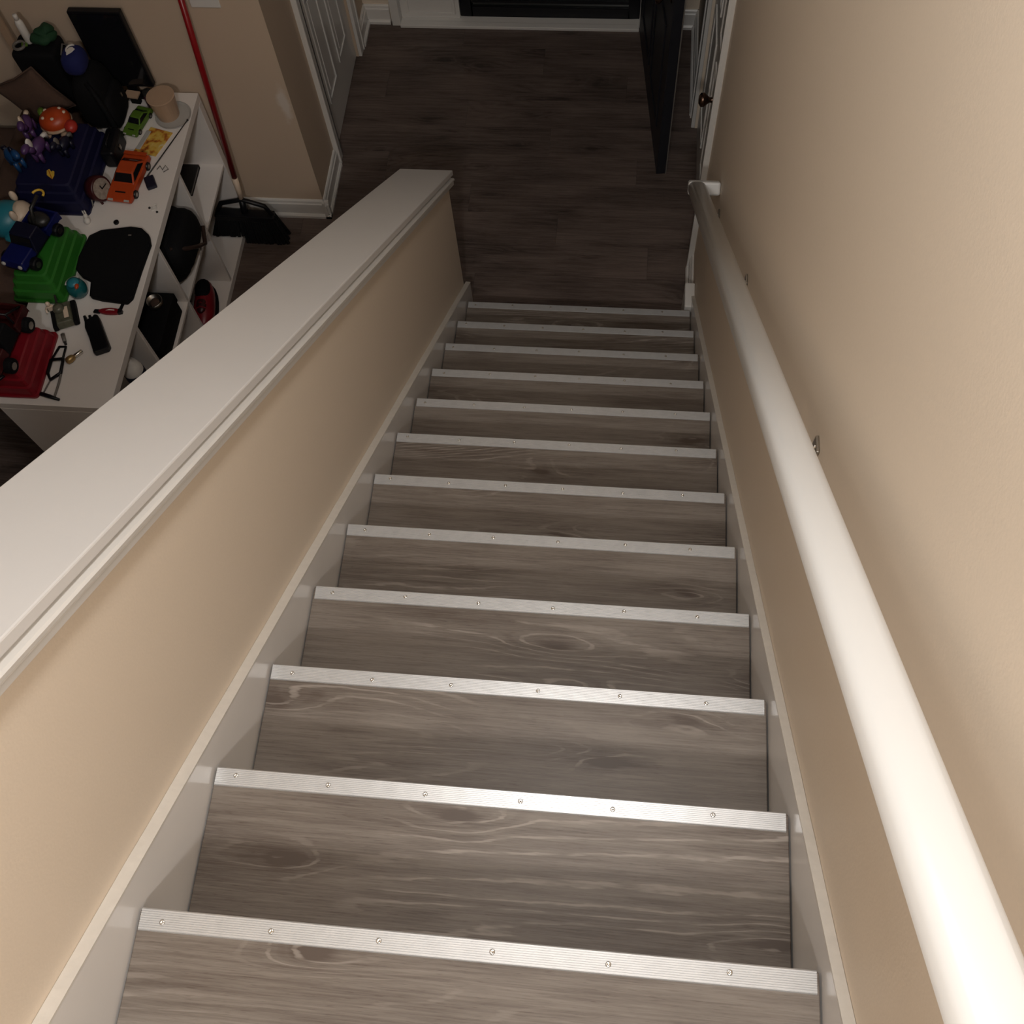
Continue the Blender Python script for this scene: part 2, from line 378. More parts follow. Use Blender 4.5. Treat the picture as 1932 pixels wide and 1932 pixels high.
# skirt boards (glossy) following the slope, with caulked top edge
def skirt(x0, x1, ctop, name):
    ya, yb = -0.9, 2.70
    poly = [(ya, -SL*ya+ctop), (2.62, -SL*2.62+ctop), (2.70, -SL*2.70+ctop-0.002), (2.70, FZ+0.001), (2.2, FZ+0.001), (ya, -SL*ya-0.42)]
    return link(name, MB().prism([(a, b-FZ) for a, b in poly], x0, x1, 'x').mesh(name, bevel=0.0012, seg=1), M['skirt'], st, label='glossy white skirt board')
def caulkline(x0, x1, ctop):
    n = 60; mb = MB(); vs = []; fs = []
    inner = x0 if abs(x0) < abs(x1) else x1
    for i in range(n+1):
        yy = -0.9+(2.70+0.9)*i/n
        j = random.uniform(-0.0014, 0.0014)
        z = -SL*yy+ctop-FZ
        a, b = (x0, x1)
        vs += [(a, yy, z+0.0008+(j+0.001 if a < 0 and abs(a) > abs(b) else 0)), (b, yy, z+0.0008+(j+0.001 if b > 0.5 else 0)), (a, yy, z-0.004), (b, yy, z-0.004)]
    for i in range(n):
        q = i*4
        fs += [(q, q+1, q+5, q+4), (q, q+4, q+6, q+2), (q+1, q+3, q+7, q+5)]
    return mb.add(vs, fs)
SKL, SKR = -0.006, WID+0.006
skirt(XL+0.0006, SKL, 0.083, 'skirt_board'); skirt(SKR, XR-0.0006, 0.066, 'skirt_board')
link('caulk_line', caulkline(XL+0.0006, SKL+0.0006, 0.083).mesh('caulk_line'), M['caulk'], st, label='cream top edge of the skirt board')
link('caulk_line', caulkline(SKR-0.0006, XR-0.0006, 0.066).mesh('caulk_line'), M['caulk'], st)
link('skirt_end_block', MB().box(WID-0.022, XR-0.001, 2.605, 2.73, 0, 0.20).mesh('skirt_end_block', bevel=0.006, seg=3), M['trim'], st, label='white block ending the skirt at the floor')

# ---------------- handrail
hr = thing('handrail', 'white painted wooden handrail fixed to the beige wall', 'handrail', (XR, 1.0, -SL+0.66))
def hl(p): return (p[0]-XR, p[1]-1.0, p[2]+SL-0.66)
ang = math.atan(SL); RC = 0.780; RX = 0.889
def rail_pt(y, u, n):    # u across, n perpendicular to slope
    return hl((RX+u, y+n*math.sin(ang), -SL*y+RC+n*math.cos(ang)))
rp = []
hw_, hh = 0.030, 0.023
for i in range(24):
    t = 2*math.pi*i/24
    e = 0.66
    cu, su = math.cos(t), math.sin(t)
    rp.append((hw_*math.copysign(abs(cu)**e, cu), hh*math.copysign(abs(su)**e, su)))
def sweep(y0, y1):
    mb = MB(); n = len(rp)
    vs = [rail_pt(yy, u, v) for yy in (y0, y1) for u, v in rp]
    return mb.add(vs, [tuple(range(n))[::-1], tuple(range(n, 2*n))]+[(i, (i+1) % n, n+(i+1) % n, n+i) for i in range(n)])
RE = 2.49
rail_me = sweep(-0.95, RE).mesh('rail')
for pl in rail_me.polygons: pl.use_smooth = len(pl.vertices) == 4
link('rail', rail_me, M['rail'], hr)
Mr = Matrix.Translation(Vector(hl((0, RE, -SL*RE+RC)))) @ Matrix.Rotation(-ang, 4, 'X')
link('rail_return', MB().box(RX-hw_, XR-0.001, -0.004, 0.040, -hh, hh, Mr).mesh('rail_return', bevel=0.008, seg=3), M['rail'], hr, label='white rail end returned to the wall')
bk0 = None
for (by, bz) in ((0.795, 0.0), (1.674, -0.735), (2.40, -1.335), (-0.1, 0.745)):
    mb = MB(); mb.box(XR-0.006, XR, by-0.016, by+0.016, bz-0.034, bz+0.034)
    bo = link('bracket', MB().add([hl(v) for v in mb.v], mb.f).mesh('bracket', bevel=0.002, seg=2), M['nickel'], hr, label='brushed nickel wall bracket')
    bo2 = MB().tube([hl((XR-0.006, by, bz+0.006)), hl((XR-0.055, by, bz+0.006)), hl((RX+0.006, by, bz+0.022)), hl((RX, by, bz+0.100))], 0.0062, 10)
    link('bracket_arm', bo2.mesh('bracket_arm', smooth=True), M['nickel'], bo)
    for dz in (-0.022, 0.022):
        link('bracket_screw', MB().blob(hl((XR-0.0065, by, bz+dz)), (0.003, 0.005, 0.005), 8, 6).mesh('bracket_screw', smooth=True), M['steel'], bo)

# ---------------- baseboards
def base_prof(t=0.016, h=0.105):
    return [(0, 0), (t+0.011, 0), (t+0.011, 0.014), (t+0.004, 0.022), (t, 0.022), (t, h-0.022), (t*0.72, h-0.017), (t*0.6, h-0.006), (t*0.3, h), (0, h)]
def base_y(name, x, y0, y1, sign, par=None):          # along y on plane x, growing towards sign
    p = [(x+sign*a, FZ+b) for a, b in base_prof()]
    o = struct(name, MB().prism(p, y0, y1, 'y').mesh(name), M['trim']); return o
def base_x(name, y, x0, x1, sign):
    p = [(y+sign*a, FZ+b) for a, b in base_prof()]
    o = struct(name, MB().prism(p, x0, x1, 'x').mesh(name), M['trim']); return o
base_x('baseboard_living', 3.195, -4.0, -0.767+0.027, -1)
base_y('baseboard_corner', -0.767, 3.195-0.027, 3.50, 1)
base_y('baseboard_hall_left', -0.767, 4.30, 4.49, 1)
base_x('baseboard_back_left', 4.49, -0.767, -0.63, -1)
base_x('baseboard_back_right', 4.49, 0.78, XR, -1)
base_y('baseboard_hall_right', XR, 3.88, 4.49, -1)
base_y('baseboard_stair_foot', XR, 2.732, 2.955, -1)
# ---------------- closet door on the corner wall's side
def casing_frame(name, plane, sign, y0, y1, wid, h, label):
    mb = MB(); t = 0.018
    xa, xb = sorted((plane, plane+sign*t)); xc, xd = sorted((plane, plane+sign*(t+0.006)))
    mb.box(xa, xb, y0-wid, y0, FZ, FZ+h+wid).box(xa, xb, y1, y1+wid, FZ, FZ+h+wid).box(xa, xb, y0, y1, FZ+h, FZ+h+wid)
    mb.box(xc, xd, y0-wid, y0-wid+0.014, FZ, FZ+h+wid).box(xc, xd, y1+wid-0.014, y1+wid, FZ, FZ+h+wid)
    mb.box(xa, xb+0.0, y0-0.012, y0, FZ, FZ+h)
    return struct(name, mb.mesh(name, bevel=0.003, seg=2), M['trim'], label)
casing_frame('trim_1', -0.767, 1, E0, E1, 0.062, DH, 'white casing around the closet door')
def panel_door(name, label, x, y0, y1, sign, mat, thick=0.035):
    o = struct(name, MB().box(min(x, x-sign*thick), max(x, x-sign*thick), y0+0.003, y1-0.003, FZ+0.008, FZ+DH-0.003).mesh(name, bevel=0.002, seg=1), mat, label)
    W_ = y1-y0; st_ = 0.105; mid = 0.09; pw = (W_-2*st_-mid)/2
    for (z0, z1) in ((0.22, 0.80), (0.93, 1.55), (1.66, 1.90)):
        for q in range(2):
            a = y0+st_+q*(pw+mid); b = a+pw
            mb = MB()
            mo = 0.018; d0, d1 = sorted((x-sign*0.002, x+sign*0.006))
            mb.box(d0, d1, a, b, FZ+z0, FZ+z0+mo).box(d0, d1, a, b, FZ+z1-mo, FZ+z1).box(d0, d1, a, a+mo, FZ+z0+mo, FZ+z1-mo).box(d0, d1, b-mo, b, FZ+z0+mo, FZ+z1-mo)
            link('panel_moulding', mb.mesh('panel_moulding', bevel=0.003, seg=2), mat, o)
            e0, e1 = sorted((x-sign*0.002, x+sign*0.003))
            link('panel', MB().box(e0, e1, a+0.045, b-0.045, FZ+z0+0.045, FZ+z1-0.045).mesh('panel', bevel=0.0025, seg=1), mat, o)
    return o
panel_door('door_1', 'white six-panel closet door left of the hall', -0.767-0.012, E0, E1, 1, M['trim'])
# ---------------- hall door on the right wall
casing_frame('trim_2', XR, -1, D0, D1, 0.075, DH, 'white casing around the hall door past the handrail')
d2 = panel_door('door_2', 'white hall door at the foot of the right wall', XR+0.012, D0, D1, -1, M['trim'])
kn = MB(); Mk = Matrix.Translation((XR+0.012, D0+0.065, FZ+0.865)) @ Matrix.Rotation(-math.pi/2, 4, 'Y')
kn.lathe([(0.001, 0), (0.030, 0.0), (0.030, 0.004), (0.012, 0.010), (0.010, 0.035), (0.018, 0.045), (0.027, 0.056), (0.026, 0.068), (0.014, 0.076), (0.002, 0.077)], 18, Mk)
link('door_knob', kn.mesh('door_knob', smooth=True), M['bronze'], d2, label='dark bronze door knob')
link('strike_plate', MB().box(XR-0.021, XR-0.0185, D0-0.055, D0-0.022, FZ+0.80, FZ+0.90).mesh('strike_plate', bevel=0.002), M['trim'], d2)

# ---------------- front entrance
struct('trim_3', MB().box(-0.62, -0.575, 4.455, 4.62, FZ, FZ+2.09).box(0.675, 0.72, 4.47, 4.62, FZ, FZ+2.09).box(-0.575, 0.675, 4.50, 4.62, FZ+2.04, FZ+2.09).box(0.72, 0.78, 4.472, 4.49, FZ, FZ+2.15).mesh('trim_3', bevel=0.003), M['trim'], 'white door frame of the front entrance')
struct('trim_4', MB().box(-0.575, 0.675, 4.440, 4.475, FZ, FZ+0.018).box(-0.575, 0.675, 4.475, 4.60, FZ, FZ+0.012).mesh('trim_4', bevel=0.003), M['trim'], 'white threshold strip of the front entrance')
sl = struct('window_1', MB().box(-0.575, -0.262, 4.505, 4.56, FZ+0.012, FZ+0.62).box(-0.575, -0.52, 4.505, 4.56, FZ+0.62, FZ+2.04).box(-0.317, -0.262, 4.505, 4.56, FZ+0.62, FZ+2.04).box(-0.52, -0.317, 4.505, 4.56, FZ+1.96, FZ+2.04).mesh('window_1', bevel=0.003), M['trim'], 'white sidelight panel beside the dark front doorway')
link('pane', MB().box(-0.52, -0.317, 4.525, 4.535, FZ+0.62, FZ+1.96).mesh('pane'), M['glassd'], sl)
link('panel_moulding', MB().box(-0.545, -0.285, 4.499, 4.507, FZ+0.035, FZ+0.047).box(-0.545, -0.285, 4.499, 4.507, FZ+0.55, FZ+0.565).box(-0.545, -0.53, 4.499, 4.507, FZ+0.047, FZ+0.55).box(-0.30, -0.285, 4.499, 4.507, FZ+0.047, FZ+0.55).mesh('panel_moulding', bevel=0.002), M['trim'], sl)
sd = struct('door_3', MB().box(-0.262, -0.20, 4.52, 4.56, FZ+0.012, FZ+2.04).box(0.62, 0.675, 4.52, 4.56, FZ+0.012, FZ+2.04).box(-0.20, 0.62, 4.52, 4.56, FZ+0.012, FZ+0.07).box(-0.20, 0.62, 4.52, 4.56, FZ+1.96, FZ+2.04).box(-0.20, 0.62, 4.515, 4.565, FZ+0.10, FZ+0.115).mesh('door_3', bevel=0.004), M['blackp'], 'black storm door with dark night glass')
link('pane', MB().box(-0.20, 0.62, 4.532, 4.538, FZ+0.07, FZ+1.96).mesh('pane'), M['glassd'], sd)
# open entry door
hx, hy = 0.700, 4.452; ex, ey = 0.817, 3.500
dd = thing('entry_door', 'dark navy front door standing open at the hall wall', 'door', (hx, hy, FZ+0.008))
dd.rotation_euler = (0, 0, math.atan2(ey-hy, ex-hx)); LD = math.hypot(ex-hx, ey-hy)
link('door_leaf', MB().box(0.004, LD, -0.024, 0.021, 0, 2.02).mesh('door_leaf', bevel=0.003), M['door_dark'], dd)
for (z0, z1) in ((0.18, 0.75), (0.90, 1.30), (1.42, 1.88)):
    for q in range(2):
        a = 0.12+q*0.39
        mb = MB(); mo = 0.02
        for s0, s1 in ((-0.031, -0.022), (0.019, 0.028)):
            mb.box(a, a+0.33, s0, s1, z0, z0+mo).box(a, a+0.33, s0, s1, z1-mo, z1).box(a, a+mo, s0, s1, z0+mo, z1-mo).box(a+0.33-mo, a+0.33, s0, s1, z0+mo, z1-mo)
        link('panel_moulding', mb.mesh('panel_moulding', bevel=0.003), M['door_dark'], dd)
link('weather_strip', MB().box(LD-0.004, LD+0.003, 0.0185, 0.0235, 0.0, 2.02).box(0.05, LD-0.004, 0.0205, 0.0225, 0.0, 0.012).mesh('weather_strip'), M['grey'], dd, label='grey edge strip of the door')
kk = MB(); kk.lathe([(0.001, 0), (0.028, 0), (0.011, 0.008), (0.010, 0.03), (0.026, 0.05), (0.024, 0.062), (0.002, 0.068)], 16, Matrix.Translation((LD-0.07, -0.024, 0.93)) @ Matrix.Rotation(math.pi/2, 4, 'X'))
link('door_knob', kk.mesh('door_knob', smooth=True), M['bronze'], dd)

# ---------------- switch plate on the corner wall
sp = thing('switch_plate', 'white light switch plate on the beige wall above the broom', 'switch', (-0.977, 3.195, FZ+1.225))
link('plate', MB().box(-0.058, 0.058, -0.007, 0, -0.058, 0.058).mesh('plate', bevel=0.003), M['trim'], sp)
for dx in (-0.024, 0.024):
    link('toggle', MB().box(dx-0.005, dx+0.005, -0.014, -0.006, -0.012, 0.012).mesh('toggle', bevel=0.002), M['trim'], sp)
#ITEMS

# ================================================================== LIVING ROOM THINGS
SH = FZ+0.77                                          # top of the shelf unit
SX0, SX1, SY0, SY1 = -1.57, -1.14, 1.66, 3.165
sh = thing('cube_shelf', 'low white open cube shelf crowded with toys behind the half wall', 'shelf', ((SX0+SX1)/2, SY0, FZ))
def sl_(p): return (p[0]-(SX0+SX1)/2, p[1]-SY0, p[2]-FZ)
def sbox(name, x0, x1, y0, y1, h0, h1, label=None):
    a = sl_((x0, y0, FZ+h0)); b = sl_((x1, y1, FZ+h1))
    return link(name, MB().box(a[0], b[0], a[1], b[1], a[2], b[2]).mesh(name, bevel=0.0015, seg=1), M['shelf'], sh, label=label)
TB = 0.036
sbox('top_board', SX0, SX1, SY0, SY1, 0.77-TB, 0.77)
sbox('bottom_board', SX0, SX1, SY0, SY1, 0.0, TB)
sbox('side_panel', SX0, SX1, SY0, SY0+TB, TB, 0.77-TB); sbox('side_panel', SX0, SX1, SY1-TB, SY1, TB, 0.77-TB)
sbox('middle_shelf', SX0+0.004, SX1-0.004, SY0+TB, SY1-TB, 0.377, 0.393)
DV = [2.03, 2.395, 2.765]
for d in DV:
    sbox('divider', SX0+0.004, SX1-0.004, d-0.008, d+0.008, TB, 0.377)
    sbox('divider', SX0+0.004, SX1-0.004, d-0.008, d+0.008, 0.393, 0.77-TB)

# ---------------- sofa behind the shelf
so = thing('sofa', 'brown suede sofa standing against the back of the white shelf', 'sofa', (-2.0, 2.55, FZ))
link('backrest', MB().box(0.10, 0.395, -0.60, 0.55, 0.12, 0.766).mesh('backrest', bevel=0.05, seg=4, smooth=True), M['brown'], so)
link('seat', MB().box(-0.62, 0.12, -0.42, 0.40, 0.12, 0.44).mesh('seat', bevel=0.05, seg=4, smooth=True), M['brown'], so)
for s_ in (-1, 1):
    a = -0.60 if s_ < 0 else 0.39
    link('arm', MB().box(-0.64, 0.12, a, a+0.18, 0.12, 0.62).mesh('arm', bevel=0.05, seg=4, smooth=True), M['brown'], so)
for fx in (-0.55, 0.30):
    for fy in (-0.52, 0.48):
        link('foot', MB().frustum((fx-0.025, fx+0.025, fy-0.025, fy+0.025), (fx-0.03, fx+0.03, fy-0.03, fy+0.03), 0, 0.125).mesh('foot'), M['blackp'], so)
def pillow(name, label, loc, rot, w, h, t, mat):
    n = 14; vs = []; fs = []
    for side in (1, -1):
        for i in range(n+1):
            for j in range(n+1):
                u, v = 2*i/n-1, 2*j/n-1
                k = max(0, (1-abs(u)**2.4))*max(0, (1-abs(v)**2.4))
                pin = 1-0.10*(1-min(1, abs(abs(u)-abs(v))))*0 - 0.07*(1-u*u)*(abs(v)) * 0
                cx = u*w/2*(1-0.10*(1-v*v)); cy = v*h/2*(1-0.10*(1-u*u))
                vs.append((cx, side*t/2*(k**0.45), cy))
    m_ = (n+1)*(n+1)
    for s_ in range(2):
        for i in range(n):
            for j in range(n):
                q = s_*m_+i*(n+1)+j; f = (q, q+1, q+n+2, q+n+1)
                fs.append(f if s_ else f[::-1])
    o = thing(name, label, 'pillow', loc, rot=rot)
    link('cover', MB().add(vs, fs).mesh('cover', smooth=True, merge=True), mat, o)
    edge = [(-w/2, 0, -h/2), (-w/2*0.9, 0, 0), (-w/2, 0, h/2), (0, 0, h/2*0.9), (w/2, 0, h/2), (w/2*0.9, 0, 0), (w/2, 0, -h/2), (0, 0, -h/2*0.9), (-w/2, 0, -h/2)]
    link('piping', MB().tube(edge, 0.004, 6).mesh('piping', smooth=True), mat, o)
    return o
pillow('throw_pillow', 'brown throw pillow with one corner pointing up behind the blue bin', (-1.712, 2.962, FZ+0.930), (0, math.radians(66), math.radians(6)), 0.215, 0.215, 0.075, M['brown'])
pillow('throw_pillow', 'cream rounded cushion at the left edge beyond the brown pillow', (-2.035, 2.985, FZ+0.925), (math.radians(-4), 0, math.radians(80)), 0.30, 0.30, 0.12, M['cream'])

# ---------------- plastic toy bins turned upside down
def bin_(label, x0, x1, y0, y1, h, mat):
    cx, cy = (x0+x1)/2, (y0+y1)/2; a, b = (x1-x0)/2, (y1-y0)/2
    o = thing('toy_bin', label, 'bin', (cx, cy, SH), group='plastic toy bins on the shelf')
    steps = [(0, 0.0), (0, 0.010), (0.007, 0.012), (0.013, h*0.42), (0.021, h*0.45), (0.026, h*0.72), (0.034, h*0.75), (0.040, h*0.97), (0.046, h)]
    vs = []; fs = []
    def rr(ix, z):
        out = []; r = 0.016
        for (sx, sy, t0) in ((1, 1, 0), (-1, 1, 90), (-1, -1, 180), (1, -1, 270)):
            for k in range(4):
                t = math.radians(t0+30*k)
                out.append((sx*(a-ix-r)+r*math.cos(t), sy*(b-ix-r)+r*math.sin(t), z))
        return out
    for ix, z in steps: vs += rr(ix, z)
    n = 16
    for i in range(len(steps)-1):
        for k in range(n): fs.append((i*n+k, i*n+(k+1) % n, (i+1)*n+(k+1) % n, (i+1)*n+k))
    fs.append(tuple(range((len(steps)-1)*n, len(steps)*n))); fs.append(tuple(range(n))[::-1])
    link('body', MB().add(vs, fs).mesh('body', bevel=0), mat, o)
    for s_ in (-1, 1):
        link('handle_lip', MB().box(-0.05, 0.05, s_*(b-0.004)-0.006, s_*(b-0.004)+0.006, 0.001, 0.012).mesh('handle_lip', bevel=0.003), mat, o)
    return o
bin_('red upside-down plastic bin at the near end of the shelf', -1.640, -1.410, 1.685, 1.965, 0.105, M['red'])
bin_('bright green upside-down plastic bin under the blue toy truck', -1.625, -1.418, 2.095, 2.415, 0.115, M['green'])
bin_('dark blue upside-down plastic bin beneath the purple toys', -1.735, -1.435, 2.51, 2.905, 0.125, M['blue'])

# ---------------- wheeled toys
wheel_cache = {}
def wheel(parent, x, y, z, r, w, mt, hub):
    key = (r, w, mt.name)
    if key not in wheel_cache:
        me = MB().lathe([(r*0.3, -w/2), (r*0.9, -w/2), (r, -w*0.3), (r, w*0.3), (r*0.9, w/2), (r*0.3, w/2)], 14, Matrix.Rotation(math.pi/2, 4, 'Y')).mesh('wheel'); me.materials.append(mt)
        hm = MB().lathe([(r*0.25, -w*0.53), (r*0.5, -w*0.53), (r*0.5, w*0.53), (r*0.25, w*0.53)], 10, Matrix.Rotation(math.pi/2, 4, 'Y')).mesh('hub'); hm.materials.append(hub)
        wheel_cache[key] = (me, hm)
    me, hm = wheel_cache[key]
    o = link('wheel', me, None, parent, (x, y, z)); link('hub', hm, None, o)
def toy_car(label, loc, rz, L, W, H, mat, trim=None):
    o = thing('toy_car', label, 'toy car', loc, rz)      # front faces -y
    r = H*0.26; z0 = r*0.55
    prof = [(-L/2, z0+0.08*H), (-L/2+0.01*L, H*0.42), (-L*0.40, H*0.50), (-L*0.17, H*0.60), (L*0.33, H*0.62), (L*0.47, H*0.60), (L/2, H*0.48), (L/2, z0+0.05*H), (L*0.42, z0), (-L*0.44, z0)]
    link('body', MB().prism(prof, -W/2, W/2, 'x').mesh('body', bevel=min(0.006, W*0.07), seg=3), mat, o)
    cab = MB().frustum((-W*0.44, W*0.44, -L*0.19, L*0.36), (-W*0.33, W*0.33, -L*0.02, L*0.20), H*0.59, H)
    cb = link('cabin', cab.mesh('cabin', bevel=min(0.004, W*0.05), seg=2), mat, o)
    def pane(y0, z0_, y1, z1, wa, wb):
        d = Vector((0, y1-y0, z1-z0_)).normalized(); nrm = Vector((0, -d.z, d.y)); nrm = nrm if nrm.z > 0 else -nrm
        q = [Vector((-wa, y0, z0_)), Vector((wa, y0, z0_)), Vector((wb, y1, z1)), Vector((-wb, y1, z1))]
        vs = [p+nrm*0.0006 for p in q]+[p+nrm*0.0022 for p in q]
        return MB().add(vs, [(0, 1, 2, 3), (4, 5, 6, 7), (0, 1, 5, 4), (1, 2, 6, 5), (2, 3, 7, 6), (3, 0, 4, 7)])
    link('windscreen', pane(-L*0.165, H*0.66, -L*0.045, H*0.945, W*0.37, W*0.31).mesh('windscreen'), M['lens'], cb)
    link('rear_window', pane(L*0.335, H*0.66, L*0.225, H*0.945, W*0.36, W*0.30).mesh('rear_window'), M['lens'], cb)
    for s_ in (-1, 1):
        q = [(-L*0.13, H*0.66), (L*0.28, H*0.66), (L*0.185, H*0.92), (-L*0.02, H*0.92)]
        def X(zz): return s_*(W*0.44-(zz-H*0.59)/(H*0.41)*W*0.11)
        vs = [(X(z)+s_*0.0005, y, z) for y, z in q]+[(X(z)+s_*0.002, y, z) for y, z in q]
        link('side_window', MB().add(vs, [(0, 1, 2, 3), (4, 5, 6, 7), (0, 1, 5, 4), (1, 2, 6, 5), (2, 3, 7, 6), (3, 0, 4, 7)]).mesh('side_window'), M['lens'], cb)
        link('headlight', MB().box(s_*W*0.32-W*0.10, s_*W*0.32+W*0.10, -L*0.5-0.001, -L*0.47, H*0.36, H*0.44).mesh('headlight', bevel=0.001), M['clear'], o)
        for yy in (-L*0.30, L*0.31): wheel(o, s_*(W/2-0.003), yy, r, r, W*0.16, M['blackp'], M['nickel'])
    link('hood_vent', MB().box(-W*0.20, W*0.20, -L*0.36, -L*0.335, H*0.535, H*0.555).mesh('hood_vent'), M['lens'], o)
    if trim: link('spoiler', MB().box(-W*0.45, W*0.45, L*0.42, L*0.49, H*0.68, H*0.72).box(-W*0.36, -W*0.32, L*0.44, L*0.47, H*0.58, H*0.69).box(W*0.32, W*0.36, L*0.44, L*0.47, H*0.58, H*0.69).mesh('spoiler'), mat, o)
    return o
toy_car('orange toy sports car with black windows on the white shelf', (-1.312, 2.685, SH), math.radians(-6), 0.235, 0.105, 0.066, M['orange'], True)
toy_car('small green toy car beside the tan cup', (-1.350, 2.985, SH), math.radians(-14), 0.150, 0.066, 0.045, M['lime'])

def toy_truck(name, label, loc, rz, L, W, H, body, cabm, tyre, bed=True, bars=None, boom=None):
    o = thing(name, label, 'toy truck', loc, rz)         # front faces -y
    r = H*0.24
    link('chassis', MB().box(-W*0.34, W*0.34, -L*0.46, L*0.46, r*0.8, r*1.5).mesh('chassis', bevel=0.003), M['blackp'], o)
    link('hood', MB().frustum((-W*0.42, W*0.42, -L*0.48, -L*0.16), (-W*0.37, W*0.37, -L*0.45, -L*0.16), r*1.4, H*0.66).mesh('hood', bevel=0.006, seg=3), body, o)
    c = link('cabin', MB().frustum((-W*0.43, W*0.43, -L*0.18, L*0.14), (-W*0.36, W*0.36, -L*0.10, L*0.11), r*1.4, H).mesh('cabin', bevel=0.005, seg=3), cabm, o)
    link('windscreen', MB().prism([(-L*0.178, H*0.60), (-L*0.118, H*0.93), (-L*0.112, H*0.93), (-L*0.17, H*0.58)], -W*0.34, W*0.34, 'x').mesh('windscreen'), M['lens'], c)
    if bed:
        b_ = MB().box(-W*0.44, W*0.44, L*0.15, L*0.48, r*1.4, r*1.4+0.006)
        b_.box(-W*0.44, -W*0.38, L*0.15, L*0.48, r*1.4, H*0.66).box(W*0.38, W*0.44, L*0.15, L*0.48, r*1.4, H*0.66).box(-W*0.38, W*0.38, L*0.45, L*0.48, r*1.4, H*0.66)
        link('bed', b_.mesh('bed', bevel=0.002), body, o)
    if bars:
        link('roll_bar', MB().tube([(-W*0.38, L*0.2, H*0.6), (-W*0.34, L*0.2, H*1.08), (W*0.34, L*0.2, H*1.08), (W*0.38, L*0.2, H*0.6)], 0.0045, 8).tube([(-W*0.34, L*0.2, H*1.08), (-W*0.34, L*0.46, H*0.62)], 0.0045, 8).tube([(W*0.34, L*0.2, H*1.08), (W*0.34, L*0.46, H*0.62)], 0.0045, 8).mesh('roll_bar', smooth=True), bars, o)
        link('bumper', MB().tube([(-W*0.46, -L*0.46, r*1.3), (-W*0.40, -L*0.515, r*1.3), (W*0.40, -L*0.515, r*1.3), (W*0.46, -L*0.46, r*1.3)], 0.006, 8).mesh('bumper', smooth=True), bars, o)
    if boom:
        link('boom', MB().tube([(0, L*0.18, H*0.6), (0, L*0.30, H*1.2), (0, L*0.50, H*1.28)], [0.009, 0.007, 0.006], 8).mesh('boom', smooth=True), M['dgrey'], o)
        link('hook', MB().tube([(0.022*math.cos(math.radians(t)), L*0.50+0.004+0.022*math.sin(math.radians(t)), H*1.28) for t in range(0, 181, 20)], 0.0045, 8).mesh('hook', smooth=True), boom, o)
        link('cargo', MB().blob((0, L*0.30, H*0.62), (W*0.36, L*0.12, H*0.22), 12, 8).mesh('cargo', smooth=True), M['dgrey'], o)
    for s_ in (-1, 1):
        link('headlight', MB().blob((s_*W*0.28, -L*0.475, H*0.50), (0.009, 0.006, 0.009), 10, 6).mesh('headlight', smooth=True), M['clear'], o)
        for yy in (-L*0.30, L*0.30): wheel(o, s_*W*0.46, yy, r, r, W*0.22, tyre, M['nickel'])
    return o
toy_truck('toy_truck', 'blue toy tow truck with a yellow hook on the green bin', (-1.528, 2.262, SH+0.1155), math.radians(-14), 0.27, 0.125, 0.105, M['tblue'], M['navy'], M['blackp'], True, None, M['yellow'])
toy_truck('toy_truck', 'black and maroon toy truck with roll bars on the red bin', (-1.528, 1.828, SH+0.1055), math.radians(-4), 0.285, 0.15, 0.12, M['maroon'], M['black'], M['black'], True, M['blackp'])

# little tank between the bins
tk_ = thing('toy_tank', 'small camouflage toy tank with a cream panel between red and green bins', 'toy tank', (-1.402, 2.035, SH), math.radians(24))
link('hull', MB().frustum((-0.036, 0.036, -0.055, 0.055), (-0.028, 0.028, -0.042, 0.045), 0.010, 0.035).mesh('hull', bevel=0.004), M['camo'], tk_)
for s_ in (-1, 1): link('track', MB().prism([(-0.058, 0.012), (-0.045, 0.0), (0.048, 0.0), (0.060, 0.012), (0.050, 0.026), (-0.048, 0.026)], s_*0.038-0.009, s_*0.038+0.009, 'x').mesh('track', bevel=0.003), M['black'], tk_)
link('panel', MB().box(0.004, 0.022, -0.030, 0.020, 0.0355, 0.040).mesh('panel', bevel=0.002), M['cream'], tk_)
link('turret', MB().lathe([(0.02, 0.034), (0.022, 0.04), (0.016, 0.052), (0.004, 0.054)], 14, Matrix.Translation((-0.010, 0.018, 0))).mesh('turret', smooth=True), M['camo'], tk_)
link('barrel', MB().tube([(-0.010, 0.035, 0.045), (-0.012, 0.075, 0.048)], 0.004, 8).mesh('barrel'), M['dgrey'], tk_)
# cream building blocks heap figure next to it
fgm = thing('toy_figure', 'tiny cream and brown toy figure leaning by the red bin corner', 'toy figure', (-1.452, 2.052, SH), 0.4)
link('torso', MB().box(-0.010, 0.010, -0.007, 0.007, 0.022, 0.048).mesh('torso', bevel=0.003), M['cream'], fgm)
link('head', MB().blob((0, 0, 0.059), (0.009, 0.009, 0.011), 10, 7).mesh('head', smooth=True), M['cream'], fgm)
for s_ in (-1, 1):
    link('leg', MB().box(s_*0.0055-0.0045, s_*0.0055+0.0045, -0.006, 0.006, 0, 0.022).mesh('leg', bevel=0.002), M['brown'], fgm)
    link('arm', MB().tube([(s_*0.010, 0, 0.046), (s_*0.018, -0.004, 0.036), (s_*0.016, -0.012, 0.028)], 0.0035, 6).mesh('arm'), M['cream'], fgm)

